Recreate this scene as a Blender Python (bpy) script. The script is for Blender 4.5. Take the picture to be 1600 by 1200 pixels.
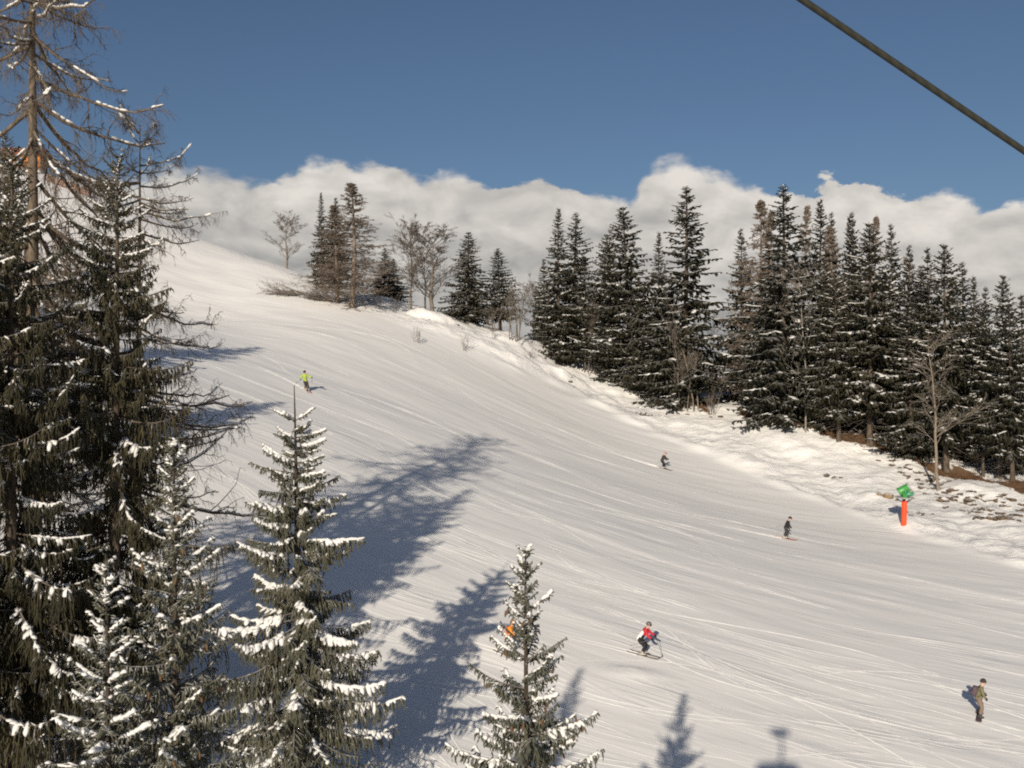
import bpy, bmesh, math, random
import numpy as np
from mathutils import Vector, Matrix

# ------------------------------------------------------------------ camera, sky, sun, exposure
SC = bpy.context.scene
COL = SC.collection
for o in list(bpy.data.objects):
    bpy.data.objects.remove(o, do_unlink=True)

cam_d = bpy.data.cameras.new('camera')
cam_d.sensor_width = 36.0
cam_d.lens = 36.0
cam_d.clip_start = 0.05
cam_d.clip_end = 20000.0
cam = bpy.data.objects.new('camera', cam_d)
COL.objects.link(cam)
cam.location = (0, 0, 0)
cam.rotation_euler = (math.radians(90), 0, 0)
SC.camera = cam

# shadows run towards this direction (x right, y forward, z up)
SHADOW = Vector((0.256, 1.0, -0.384)).normalized()
SUN_EL = math.asin(-SHADOW.z)
SUN_AZ = math.atan2(-SHADOW.x, -SHADOW.y)          # clockwise from +y

world = bpy.data.worlds.new('World')
SC.world = world
world.use_nodes = True
world.cycles.sampling_method = 'MANUAL'
world.cycles.sample_map_resolution = 512


class NT:
    """small helper for building node trees"""
    def __init__(self, tree):
        self.t = tree
        tree.nodes.clear()

    def n(self, typ, inp=None, **kw):
        nd = self.t.nodes.new(typ)
        for k, v in kw.items():
            setattr(nd, k, v)
        for k, v in (inp or {}).items():
            self.put(nd.inputs[k], v)
        return nd

    def put(self, sock, v):
        if isinstance(v, bpy.types.NodeSocket):
            self.t.links.new(v, sock)
        elif isinstance(v, bpy.types.Node):
            self.t.links.new(v.outputs[0], sock)
        else:
            sock.default_value = v

    def m(self, op, a, b=None, c=None, clamp=False):
        nd = self.t.nodes.new('ShaderNodeMath')
        nd.operation = op
        nd.use_clamp = clamp
        self.put(nd.inputs[0], a)
        if b is not None:
            self.put(nd.inputs[1], b)
        if c is not None:
            self.put(nd.inputs[2], c)
        return nd.outputs[0]

    def mapr(self, v, a, b, c=0.0, d=1.0, smooth=True):
        nd = self.t.nodes.new('ShaderNodeMapRange')
        nd.interpolation_type = 'SMOOTHSTEP' if smooth else 'LINEAR'
        for i, x in enumerate((v, a, b, c, d)):
            self.put(nd.inputs[i], x)
        return nd.outputs[0]

    def mix(self, f, a, b):
        nd = self.t.nodes.new('ShaderNodeMix')
        nd.data_type = 'RGBA'
        self.put(nd.inputs[0], f)
        self.put(nd.inputs[6], a)
        self.put(nd.inputs[7], b)
        return nd.outputs[2]

    def noise(self, vec, scale, detail=4.0, rough=0.55, dist=0.0, out=0):
        nd = self.t.nodes.new('ShaderNodeTexNoise')
        if vec is not None:
            self.put(nd.inputs['Vector'], vec)
        nd.inputs['Scale'].default_value = scale
        nd.inputs['Detail'].default_value = detail
        nd.inputs['Roughness'].default_value = rough
        nd.inputs['Distortion'].default_value = dist
        return nd.outputs[out]


def build_world():
    w = NT(world.node_tree)
    sky = w.n('ShaderNodeTexSky', sky_type='NISHITA', sun_disc=False)
    sky.sun_elevation = SUN_EL
    sky.sun_rotation = SUN_AZ
    sky.altitude = 1400.0
    sky.air_density = 1.0
    sky.dust_density = 4.0
    sky.ozone_density = 3.0
    tc = w.n('ShaderNodeTexCoord')
    d = tc.outputs['Generated']
    sep = w.n('ShaderNodeSeparateXYZ', {0: d})
    az = w.m('ARCTAN2', sep.outputs[0], sep.outputs[1])
    el = w.m('ARCSINE', sep.outputs[2])
    # bank of cumulus round the horizon: height of its upper edge over the azimuth
    prof = [(-40, 8.6), (-32, 9.6), (-21, 10.2), (-17, 10.7), (-14, 10.9), (-10, 11.3), (-7, 11.2), (-4.2, 10.6),
            (-1.4, 10.9), (2.1, 10.7), (4.6, 10.0), (6.2, 9.4), (7.1, 10.5), (9.2, 11.7), (11.3, 11.2),
            (14, 9.9), (15.5, 10.1), (17.4, 10.3), (20.5, 9.5), (22.2, 9.0), (22.8, 9.1), (24.5, 8.9), (26.5, 9.2), (32, 8.0), (40, 8.6)]
    fc = w.n('ShaderNodeFloatCurve')
    cu = fc.mapping.curves[0]
    pts = [((a + 40) / 80.0, e / 15.0) for a, e in prof]
    cu.points[0].location = pts[0]
    cu.points[1].location = pts[-1]
    for p in pts[1:-1]:
        cu.points.new(*p)
    fc.mapping.update()
    t = w.mapr(az, math.radians(-40), math.radians(40), 0.0, 1.0, smooth=False)
    w.put(fc.inputs['Value'], t)
    edge = w.m('MULTIPLY_ADD', fc.outputs[0], math.radians(15.0), math.radians(0.35))
    d2 = w.n('ShaderNodeVectorMath', {0: d, 1: (1.0, 1.0, 1.9)}, operation='MULTIPLY').outputs[0]
    n1 = w.noise(d, 12.0, 3.0, 0.5, 0.2)
    n2 = w.noise(d2, 30.0, 6.0, 0.58, 0.1)
    pert = w.m('ADD', w.m('MULTIPLY', w.m('SUBTRACT', n1, 0.5), math.radians(2.8)),
               w.m('MULTIPLY', w.m('SUBTRACT', n2, 0.5), math.radians(2.3)))
    rel = w.m('SUBTRACT', w.m('ADD', edge, pert), el)          # >0 inside the cloud
    soft = w.m('MULTIPLY', w.mapr(w.noise(d, 6.0, 2.0), 0.35, 0.65, 0.25, 1.5), math.radians(0.45))
    alpha = w.mapr(rel, w.m('MULTIPLY', soft, -0.7), soft)
    # billows: light towards the sun side (left, up), greyer at the foot
    off = w.n('ShaderNodeVectorMath', {0: d2, 1: (-0.011, -0.006, 0.026)}, operation='ADD')
    b1 = w.noise(d2, 13.0, 5.0, 0.55, 0.4)
    b2 = w.noise(off.outputs[0], 13.0, 5.0, 0.55, 0.4)
    relief = w.m('MULTIPLY', w.m('SUBTRACT', b1, b2), 1.5)
    low = w.mapr(el, math.radians(1.0), math.radians(10.5), 0.0, 1.0, smooth=False)
    right = w.mapr(az, math.radians(-20), math.radians(16), 0.0, 0.22)
    sh = w.m('ADD', w.m('ADD', relief, w.m('MULTIPLY', low, 0.62)), right)
    sh = w.m('ADD', sh, w.m('MULTIPLY', w.m('SUBTRACT', w.noise(d, 4.0, 3.0), 0.5), 0.9), clamp=True)
    ccol = w.mix(sh, (0.245, 0.246, 0.242, 1), (0.64, 0.605, 0.56, 1))
    bg1 = w.n('ShaderNodeBackground', {0: sky.outputs[0], 1: 0.05})
    bg2 = w.n('ShaderNodeBackground', {0: ccol, 1: 1.0})
    mx = w.n('ShaderNodeMixShader', {0: alpha, 1: bg1.outputs[0], 2: bg2.outputs[0]})
    out = w.n('ShaderNodeOutputWorld', {0: mx.outputs[0]})


build_world()

sun_d = bpy.data.lights.new('sun', 'SUN')
sun_d.energy = 3.95
sun_d.angle = math.radians(0.55)
sun_d.color = (1.0, 0.895, 0.745)
sun = bpy.data.objects.new('sun', sun_d)
COL.objects.link(sun)
sun.location = (-60, -100, 60)
sun.rotation_euler = SHADOW.to_track_quat('-Z', 'Y').to_euler()

SC.view_settings.view_transform = 'Standard'
SC.view_settings.look = 'None'
SC.view_settings.exposure = 0.26
SC.view_settings.gamma = 1.0
SC.view_settings.use_curve_mapping = False
SC.cycles.use_denoising = False
SC.cycles.max_bounces = 5
SC.cycles.diffuse_bounces = 3
SC.cycles.sample_clamp_indirect = 4.0
SC.cycles.filter_width = 2.0

# ------------------------------------------------------------------ object helpers


def tag(o, label=None, cat=None, group=None, kind=None):
    if label:
        o['label'] = label
    if cat:
        o['category'] = cat
    if group:
        o['group'] = group
    if kind:
        o['kind'] = kind
    return o


def empty(name, loc=(0, 0, 0), rz=0.0):
    o = bpy.data.objects.new(name, None)
    o.empty_display_size = 0.3
    COL.objects.link(o)
    o.location = loc
    o.rotation_euler = (0, 0, rz)
    return o


def obj(name, mesh, parent=None, loc=(0, 0, 0)):
    o = bpy.data.objects.new(name, mesh)
    COL.objects.link(o)
    o.location = loc
    if parent is not None:
        o.parent = parent
    return o


class Geo:
    """collects vertex and face arrays and makes one mesh of them"""
    def __init__(self):
        self.v, self.q, self.t, self.n = [], [], [], 0
        self.qm, self.tm = [], []

    def add(self, v, f, mat=0):
        v = np.asarray(v, dtype=np.float32).reshape(-1, 3)
        f = np.asarray(f, dtype=np.int64)
        if len(v) == 0 or len(f) == 0:
            return self
        self.v.append(v)
        if f.shape[1] == 4:
            self.q.append(f + self.n)
            self.qm.append(np.full(len(f), mat, dtype=np.int32))
        else:
            self.t.append(f + self.n)
            self.tm.append(np.full(len(f), mat, dtype=np.int32))
        self.n += len(v)
        return self

    def mesh(self, name, mats, smooth=True):
        me = bpy.data.meshes.new(name)
        v = np.concatenate(self.v) if self.v else np.zeros((0, 3), np.float32)
        q = np.concatenate(self.q) if self.q else np.zeros((0, 4), np.int64)
        t = np.concatenate(self.t) if self.t else np.zeros((0, 3), np.int64)
        me.vertices.add(len(v))
        me.vertices.foreach_set('co', v.ravel())
        nl = q.size + t.size
        me.loops.add(nl)
        me.loops.foreach_set('vertex_index', np.concatenate([q.ravel(), t.ravel()]).astype(np.int32))
        npoly = len(q) + len(t)
        me.polygons.add(npoly)
        st = np.concatenate([np.arange(len(q)) * 4, q.size + np.arange(len(t)) * 3]).astype(np.int32)
        me.polygons.foreach_set('loop_start', st)
        mi = np.concatenate([np.concatenate(self.qm) if self.qm else np.zeros(0, np.int32),
                             np.concatenate(self.tm) if self.tm else np.zeros(0, np.int32)]).astype(np.int32)
        me.polygons.foreach_set('material_index', mi)
        me.polygons.foreach_set('use_smooth', np.full(npoly, smooth, dtype=bool))
        for m in (mats if isinstance(mats, (list, tuple)) else [mats]):
            me.materials.append(m)
        me.update(calc_edges=True)
        return me


def nrm(a):
    return a / np.maximum(np.linalg.norm(a, axis=-1, keepdims=True), 1e-9)


def tubes(pts, rad, n=4, spin=None):
    """pts (N,K,3), rad (N,K) -> open tapering tubes"""
    pts = np.asarray(pts, dtype=np.float64)
    rad = np.asarray(rad, dtype=np.float64)
    N, K, _ = pts.shape
    if N == 0:
        return np.zeros((0, 3)), np.zeros((0, 4), int)
    t = nrm(np.gradient(pts, axis=1))
    ref = np.where(np.abs(t[:, :1, 2:3]) > 0.8, np.array([1.0, 0.13, 0.0]), np.array([0.05, 0.09, 1.0]))
    ref = np.broadcast_to(ref, t.shape)
    a = nrm(np.cross(t, ref))
    b = np.cross(t, a)
    th = np.arange(n) * 2 * np.pi / n
    c, s = np.cos(th), np.sin(th)
    ring = (a[:, :, None, :] * c[None, None, :, None] + b[:, :, None, :] * s[None, None, :, None])
    v = pts[:, :, None, :] + ring * rad[:, :, None, None]
    v = v.reshape(-1, 3)
    base = (np.arange(N) * K * n)[:, None, None]
    k = (np.arange(K - 1) * n)[None, :, None]
    j = np.arange(n)[None, None, :]
    j2 = (np.arange(n) + 1) % n
    j2 = j2[None, None, :]
    f = np.stack([base + k + j, base + k + j2, base + k + n + j2, base + k + n + j], axis=-1).reshape(-1, 4)
    return v, f


def ico(sub):
    bm = bmesh.new()
    bmesh.ops.create_icosphere(bm, subdivisions=sub, radius=1.0)
    v = np.array([x.co[:] for x in bm.verts])
    f = np.array([[x.index for x in fc.verts] for fc in bm.faces])
    bm.free()
    return v, f


ICO = {1: ico(1), 2: ico(2), 3: ico(3)}


def lumps(cent, axis, size, sub, rng, rough=0.16):
    """flattened rounded snow lumps: cent (N,3), axis (N,3) long direction, size (N,3) half length/width/height"""
    tv, tf = ICO[sub]
    N = len(cent)
    if N == 0:
        return np.zeros((0, 3)), np.zeros((0, 3), int)
    ax = nrm(np.asarray(axis, dtype=float))
    up = np.array([0, 0, 1.0])
    sd = nrm(np.cross(np.broadcast_to(up, ax.shape), ax) + 1e-6)
    u2 = np.cross(ax, sd)
    jit = 1.0 + rng.uniform(-rough, rough, (N, len(tv)))
    loc = tv[None] * jit[:, :, None] * size[:, None, :]
    v = cent[:, None, :] + loc[:, :, 0:1] * ax[:, None, :] + loc[:, :, 1:2] * sd[:, None, :] + loc[:, :, 2:3] * u2[:, None, :]
    f = tf[None] + (np.arange(N) * len(tv))[:, None, None]
    return v.reshape(-1, 3), f.reshape(-1, 3)


def box(g, c, s, R=None, mat=0, bev=0.0):
    """box with optional chamfered vertical edges"""
    x, y, z = [k / 2 for k in s]
    if bev > 0:
        b = bev
        loop = [(-x + b, -y), (x - b, -y), (x, -y + b), (x, y - b), (x - b, y), (-x + b, y), (-x, y - b), (-x, -y + b)]
    else:
        loop = [(-x, -y), (x, -y), (x, y), (-x, y)]
    n = len(loop)
    v = [(p[0], p[1], -z) for p in loop] + [(p[0], p[1], z) for p in loop]
    v = np.array(v, dtype=float)
    ctr = np.array([[0, 0, -z], [0, 0, z]])
    v = np.concatenate([v, ctr])
    q = [(i, (i + 1) % n, n + (i + 1) % n, n + i) for i in range(n)]
    t = [((i + 1) % n, i, 2 * n) for i in range(n)] + [(n + i, n + (i + 1) % n, 2 * n + 1) for i in range(n)]
    if R is not None:
        v = v @ np.array(R).T
    v = v + np.array(c)
    n0 = g.n
    g.add(v, np.array(q), mat)
    g.t.append(np.array(t) + n0)
    g.tm.append(np.full(len(t), mat, dtype=np.int32))
    return g


# ------------------------------------------------------------------ materials
MATS = {}


def material(name):
    m = bpy.data.materials.new(name)
    m.use_nodes = True
    nt = NT(m.node_tree)
    MATS[name] = m
    return m, nt


def finish(nt, col, rough=0.7, spec=0.3, bump=None, **kw):
    p = nt.n('ShaderNodeBsdfPrincipled')
    nt.put(p.inputs['Base Color'], col)
    nt.put(p.inputs['Roughness'], rough)
    nt.put(p.inputs['Specular IOR Level'], spec)
    for k, v in kw.items():
        nt.put(p.inputs[k], v)
    if bump is not None:
        nt.put(p.inputs['Normal'], bump)
    nt.n('ShaderNodeOutputMaterial', {0: p.outputs[0]})


def plain(name, col, rough=0.6, spec=0.3, var=0.12, scale=6.0, **kw):
    m, nt = material(name)
    tc = nt.n('ShaderNodeTexCoord')
    f = nt.noise(tc.outputs['Object'], scale, 4.0, 0.6)
    c = nt.mix(f, tuple(x * (1 - var) for x in col) + (1,), tuple(min(1, x * (1 + var)) for x in col) + (1,))
    finish(nt, c, rough, spec, **kw)
    return m


SNOW = (0.83, 0.825, 0.81, 1)


def mat_foliage(name, dark, light, dust=0.5, frost=0.0):
    m, nt = material(name)
    g = nt.n('ShaderNodeNewGeometry')
    tc = nt.n('ShaderNodeTexCoord')
    p = tc.outputs['Object']
    oi = nt.n('ShaderNodeObjectInfo')
    f = nt.noise(p, 1.7, 4.0, 0.65)
    f2 = nt.noise(p, 14.0, 2.0, 0.6)
    k = nt.m('ADD', nt.m('MULTIPLY', nt.mapr(f, 0.3, 0.7), 0.6), nt.m('MULTIPLY', f2, 0.4))
    k = nt.m('ADD', k, nt.m('MULTIPLY', nt.m('SUBTRACT', oi.outputs['Random'], 0.5), 0.45), clamp=True)
    c = nt.mix(k, dark + (1,), light + (1,))
    sep = nt.n('ShaderNodeSeparateXYZ', {0: g.outputs['Normal']})
    nz = nt.m('ADD', sep.outputs[2], nt.m('MULTIPLY', nt.m('SUBTRACT', nt.noise(p, 5.0, 3.0, 0.7), 0.5), 1.6))
    d = nt.m('MULTIPLY', nt.mapr(nz, 0.55, 1.05), dust)
    d = nt.m('ADD', d, frost, clamp=True)
    c = nt.mix(d, c, SNOW)
    finish(nt, c, 0.75, 0.2)
    return m


def mat_bark(name, dark, light, dust=0.35, sc=9.0):
    m, nt = material(name)
    g = nt.n('ShaderNodeNewGeometry')
    tc = nt.n('ShaderNodeTexCoord')
    mp = nt.n('ShaderNodeMapping', {0: tc.outputs['Object']})
    mp.inputs['Scale'].default_value = (1, 1, 0.25)
    f = nt.noise(mp.outputs[0], sc, 5.0, 0.7)
    c = nt.mix(nt.mapr(f, 0.3, 0.7), dark + (1,), light + (1,))
    sep = nt.n('ShaderNodeSeparateXYZ', {0: g.outputs['Normal']})
    nz = nt.m('ADD', sep.outputs[2], nt.m('MULTIPLY', nt.m('SUBTRACT', nt.noise(tc.outputs['Object'], 3.0, 3.0, 0.7), 0.5), 1.2))
    d = nt.m('MULTIPLY', nt.mapr(nz, 0.6, 1.0), dust)
    c = nt.mix(d, c, SNOW)
    bp = nt.n('ShaderNodeBump', {'Height': f, 'Strength': 0.6, 'Distance': 0.03})
    finish(nt, c, 0.85, 0.15, bp.outputs[0])
    return m


def mat_snow(name, bump=0.03):
    m, nt = material(name)
    tc = nt.n('ShaderNodeTexCoord')
    f = nt.noise(tc.outputs['Object'], 9.0, 5.0, 0.65)
    bp = nt.n('ShaderNodeBump', {'Height': f, 'Strength': 0.5, 'Distance': bump})
    finish(nt, (0.73, 0.722, 0.705, 1), 0.65, 0.2, bp.outputs[0])
    return m


M_FOL_NEAR = mat_foliage('spruce_needles_near', (0.03, 0.034, 0.016), (0.09, 0.083, 0.042), 0.62, 0.05)
M_FOL_OLD = mat_foliage('spruce_needles_old', (0.02, 0.021, 0.01), (0.078, 0.064, 0.03), 0.5, 0.01)
M_FOL_FAR = mat_foliage('spruce_needles_far', (0.013, 0.014, 0.008), (0.042, 0.036, 0.018), 0.24, 0.0)
M_BARK = mat_bark('spruce_bark', (0.045, 0.034, 0.025), (0.14, 0.11, 0.083), 0.2)
M_BARK_NEAR = mat_bark('young_spruce_bark', (0.03, 0.024, 0.018), (0.085, 0.067, 0.05), 0.4)
M_LARCH = mat_bark('larch_twigs', (0.065, 0.048, 0.035), (0.19, 0.15, 0.11), 0.35)
M_LARCH_FAR = mat_bark('larch_twigs_far', (0.14, 0.107, 0.08), (0.26, 0.205, 0.16), 0.15)
M_BARE = mat_bark('bare_twigs', (0.11, 0.088, 0.07), (0.23, 0.195, 0.16), 0.3)
M_PALE = mat_bark('pale_bark', (0.15, 0.12, 0.09), (0.28, 0.235, 0.185), 0.6)
M_BIRCH = mat_bark('birch_bark', (0.14, 0.12, 0.10), (0.32, 0.29, 0.25), 0.3)
M_SNOWLOAD = mat_snow('snow_on_branches', 0.04)
M_CONE = plain('cone', (0.13, 0.065, 0.028), 0.7, 0.3, 0.4, 20)
# ------------------------------------------------------------------ terrain
F = 1600.0


def P(px, py, Y):
    return ((px - 800) / F * Y, Y, (600 - py) / F * Y)


CTRL = [P(475, 610, 88), P(1007, 1026, 49), P(1530, 1122, 47), P(1230, 845, 88), P(1038, 736, 108), P(1412, 820, 93),
        P(1600, 880, 80), P(1595, 1200, 42), P(1215, 1200, 41), P(800, 1190, 40), P(700, 1150, 41), P(640, 1180, 38),
        P(800, 860, 60), P(800, 690, 93), P(600, 1000, 50), P(900, 603, 138), P(1000, 652, 126), P(1130, 640, 128), P(1130, 606, 158),
        P(1240, 667, 118), P(1360, 693, 112), P(1480, 749, 104), P(1580, 758, 100), P(1468, 767, 98), P(1300, 745, 106),
        P(1100, 690, 117), P(550, 479, 135), P(430, 447, 142), P(440, 417, 156), P(350, 386, 166), P(260, 350, 176),
        P(650, 492, 141), P(740, 507, 144), P(840, 532, 142), P(300, 500, 122), P(300, 425, 146), P(500, 520, 116), P(700, 600, 111),
        P(300, 700, 64), P(100, 296, 168), P(60, 266, 182), P(0, 272, 182), P(400, 540, 104),
        (-40, 60, 1.5), (-34, 34, -7), (-8, 30, -16), (-14, 33, -14), (-22, 30, -12.5), (0, 25, -17.5), (-10, 16, -18), (10, 25, -18.5),
        (32, 30, -19), (0, 0, -20), (-34, 5, -13), (42, 5, -25), (60, 60, -17), (80, 90, -15), (55, 120, -8), (90, 125, -16),
        (42, 145, -3), (62, 150, -8), (20, 180, -1), (0, 180, 1), (-30, 190, 10), (-60, 215, 18), (-95, 215, 28), (-100, 160, 33), (-70, 100, 14),
        (0, 225, -12), (60, 200, -16), (100, 200, -30), (-80, 30, -2), (-100, 90, 16), (-90, 185, 38)]
CT = np.array(CTRL)
LAM = np.full(len(CT), 0.02)
LAM[[0, 1, 2, 3, 4, 5, 6, 7, 8, 9, 10, 11, 12, 13, 14, 37, 38, 42]] = 0.9       # the groomed run is a broad even slope
_S = 50.0


def _phi(r2):
    return 0.5 * r2 * np.log(np.maximum(r2, 1e-12))


def _tps_fit():
    q = CT[:, :2] / _S
    n = len(q)
    d2 = ((q[:, None] - q[None]) ** 2).sum(-1)
    A = np.zeros((n + 3, n + 3))
    A[:n, :n] = _phi(d2) + np.diag(LAM)
    A[:n, n] = 1
    A[:n, n + 1:] = q
    A[n, :n] = 1
    A[n + 1:, :n] = q.T
    b = np.zeros(n + 3)
    b[:n] = CT[:, 2]
    return np.linalg.solve(A, b)


_W = _tps_fit()


def zbase(x, y):
    x = np.asarray(x, dtype=float)
    y = np.asarray(y, dtype=float)
    sh = x.shape
    x, y = x.ravel(), y.ravel()
    xc, yc = np.clip(x, -105, 105), np.clip(y, -8, 228)
    out = np.empty(len(x))
    q = CT[:, :2] / _S
    for i in range(0, len(x), 40000):
        a = np.stack([xc[i:i + 40000], yc[i:i + 40000]], -1) / _S
        d2 = ((a[:, None] - q[None]) ** 2).sum(-1)
        out[i:i + 40000] = _phi(d2) @ _W[:-3] + _W[-3] + a @ _W[-2:]
    far = np.hypot(x - xc, y - yc)
    out = out - 0.22 * far / (1 + far / 900.0)
    return out.reshape(sh)


_RNG = np.random.RandomState(5)
_TAB = _RNG.rand(256, 256)


def vnoise(x, y):
    xi, yi = np.floor(x).astype(int), np.floor(y).astype(int)
    fx, fy = x - xi, y - yi
    fx = fx * fx * fx * (fx * (fx * 6 - 15) + 10)
    fy = fy * fy * fy * (fy * (fy * 6 - 15) + 10)
    g = lambda a, b: _TAB[a & 255, b & 255]
    return (g(xi, yi) * (1 - fx) + g(xi + 1, yi) * fx) * (1 - fy) + (g(xi, yi + 1) * (1 - fx) + g(xi + 1, yi + 1) * fx) * fy - 0.5


def fbm(x, y, o=4):
    s, a = 0, 1.0
    for k in range(o):
        s = s + a * vnoise(x * 2 ** k + 17.3 * k, y * 2 ** k + 9.1 * k)
        a *= 0.5
    return s


def sstep(a, b, x):
    t = np.clip((x - a) / (b - a), 0, 1)
    return t * t * (3 - 2 * t)


def hit_base(px, py, fn=None):
    """where the line of sight through a photo point meets the terrain"""
    fn = fn or zbase
    Y = np.linspace(14, 215, 2400)
    X = (px - 800) / F * Y
    Z = (600 - py) / F * Y
    below = Z < fn(X, Y)
    k = np.argmax(below)
    if not below[k]:
        return None
    return float(X[k]), float(Y[k])


EDGE = [hit_base(*p) for p in ((640, 512), (800, 575), (900, 612), (1000, 668), (1100, 708), (1300, 790), (1450, 842), (1600, 890))]
EDGE = [(-200, 190), (-60, 172), (-35, 150), (-21, 137)] + [e for e in EDGE if e] + [(60, 62), (90, 40), (300, -40)]
EDGE = np.array(sorted(EDGE))
WOOD = [hit_base(*p) for p in ((850, 540), (905, 562), (950, 584), (1000, 601), (1060, 630), (1105, 646), (1150, 645), (1200, 657), (1250, 670), (1330, 697), (1400, 706), (1470, 742), (1540, 752), (1600, 775))]
WOOD = np.array(sorted([w for w in WOOD if w]))


def edge_dist(x, y):                 # > 0 beyond the groomed run
    return (y - np.interp(x, EDGE[:, 0], EDGE[:, 1])) * 0.75


def wood_dist(x, y):                 # > 0 inside the wood
    return y - np.interp(x, WOOD[:, 0], WOOD[:, 1], left=400)


TRACK = np.array([hit_base(1128, 640), hit_base(1131, 612) or (33, 156)])


def detail(x, y):
    e = edge_dist(x, y)
    off = sstep(-0.5, 3.5, e) * sstep(-28, -14, x)
    near = sstep(40, 34, y + 0.0 * x)
    u = x * 0.92 - y * 0.38          # down the fall line
    v = x * 0.38 + y * 0.92
    piste = 0.16 * fbm(u / 22, v / 7, 3) + 0.05 * fbm(u / 3.5, v / 1.1, 2)
    rough = 0.7 * fbm(x / 5.0, y / 5.0, 4) + 0.5 * np.abs(fbm(x / 1.8 + 40, y / 1.8, 3))
    lip = 0.35 * np.exp(-((e - 0.8) / 1.3) ** 2) * (0.5 + 1.6 * vnoise(x / 3.0 + 9, y / 3.0)) * sstep(-14, -4, x)
    slope = 0.25 * fbm(x / 9, y / 9, 3) * (1 - sstep(-40, -15, x))
    return piste * (1 - off) * (1 - near) + rough * off + lip + slope + near * 0.7 * fbm(x / 4, y / 4, 4)


MOUNDS = [(P(690, 500, 140), 0.9, 2.6, 1.2), (P(655, 498, 139), 1.2, 1.8, 0.5), (P(880, 590, 137), 0.8, 2.0, 1.5), (P(985, 1030, 48.2), 0.22, 1.0, 0.35),
          (P(1015, 1034, 48.0), 0.12, 0.9, 0.3), (P(940, 640, 128), 0.5, 3.0, 1.5)]


def zg(x, y):
    x = np.asarray(x, dtype=float)
    y = np.asarray(y, dtype=float)
    z = zbase(x, y) + detail(x, y)
    for c, h, sx, sy in MOUNDS:
        z = z + h * np.exp(-((x - c[0]) / sx) ** 2 - ((y - c[1]) / sy) ** 2)
    return z


def gz(x, y):
    return float(zg(np.array([x]), np.array([y]))[0])


def hit(px, py, near=14.0):
    Y = np.linspace(near, 215, 4000)
    X = (px - 800) / F * Y
    Z = (600 - py) / F * Y
    below = Z < zg(X, Y)
    k = int(np.argmax(below))
    if not below[k]:
        k = int(np.argmin(Z - zg(X, Y)))
    return Vector((X[k], Y[k], gz(X[k], Y[k])))


def mat_ground():
    m, nt = material('snowy_ground')
    g = nt.n('ShaderNodeNewGeometry')
    pos = g.outputs['Position']
    ap = nt.n('ShaderNodeAttribute', attribute_name='piste').outputs['Fac']
    ae = nt.n('ShaderNodeAttribute', attribute_name='earth').outputs['Fac']
    # groomed run: scraped streaks down the fall line
    ang = math.atan2(-0.38, 0.92)
    w1 = nt.noise(pos, 0.05, 2.0, 0.5, 0, 1)
    vadd = nt.n('ShaderNodeVectorMath', {0: pos, 1: nt.n('ShaderNodeVectorMath', {0: w1, 1: (5, 5, 0)}, operation='MULTIPLY').outputs[0]}, operation='ADD')

    def streak(a, sx, sy, det, seed):
        mp = nt.n('ShaderNodeMapping', {0: vadd.outputs[0]}, vector_type='TEXTURE')
        mp.inputs['Rotation'].default_value = (0, 0, a)
        mp.inputs['Location'].default_value = (seed, seed * 2, 0)
        mp.inputs['Scale'].default_value = (sx, sy, 5.0)
        return nt.noise(mp.outputs[0], 1.0, det, 0.55)
    s1 = streak(ang, 12.0, 1.1, 3.0, 3)
    s2 = streak(ang + 0.14, 6.0, 0.38, 3.0, 31)
    s3 = streak(ang - 0.2, 4.0, 0.24, 2.0, 57)
    ridge = nt.m('SUBTRACT', 1.0, nt.m('MULTIPLY', nt.m('ABSOLUTE', nt.m('SUBTRACT', streak(ang + 0.06, 16.0, 0.8, 1.0, 91), 0.5)), 14.0), clamp=True)
    h = nt.m('ADD', nt.m('MULTIPLY', s1, 0.055), nt.m('MULTIPLY', s2, 0.017))
    h = nt.m('ADD', h, nt.m('MULTIPLY', s3, 0.006))
    gate = nt.mapr(nt.noise(pos, 0.22, 2.0), 0.5, 0.62)
    h = nt.m('ADD', h, nt.m('MULTIPLY', nt.m('MULTIPLY', ridge, gate), 0.02))
    grain = nt.noise(pos, 6.0, 4.0, 0.7)
    h = nt.m('ADD', h, nt.m('MULTIPLY', grain, 0.002))
    wild = nt.m('ADD', nt.m('MULTIPLY', nt.noise(pos, 0.9, 6.0, 0.65), 0.3), nt.m('MULTIPLY', grain, 0.012))
    hh = nt.m('ADD', nt.m('MULTIPLY', h, ap), nt.m('MULTIPLY', wild, nt.m('SUBTRACT', 1.0, ap)))
    bp = nt.n('ShaderNodeBump', {'Height': hh, 'Strength': 0.85, 'Distance': 1.0})
    # scraped, slightly icy patches and bare forest earth
    ic = nt.mapr(s1, 0.45, 0.72)
    snow = nt.mix(nt.m('MULTIPLY', ic, nt.m('MULTIPLY', ap, 0.5)), (0.84, 0.825, 0.80, 1), (0.74, 0.735, 0.73, 1))
    e = nt.m('ADD', ae, nt.m('MULTIPLY', nt.m('SUBTRACT', nt.noise(pos, 1.1, 6.0, 0.7), 0.5), 1.3))
    e = nt.mapr(e, 0.48, 0.62)
    ecol = nt.mix(nt.noise(pos, 2.2, 5.0, 0.7), (0.075, 0.043, 0.024, 1), (0.20, 0.125, 0.075, 1))
    c = nt.mix(e, snow, ecol)
    finish(nt, c, nt.mapr(s1, 0.3, 0.7, 0.55, 0.7), 0.3, bp.outputs[0])
    return m


M_GROUND = mat_ground()


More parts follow.
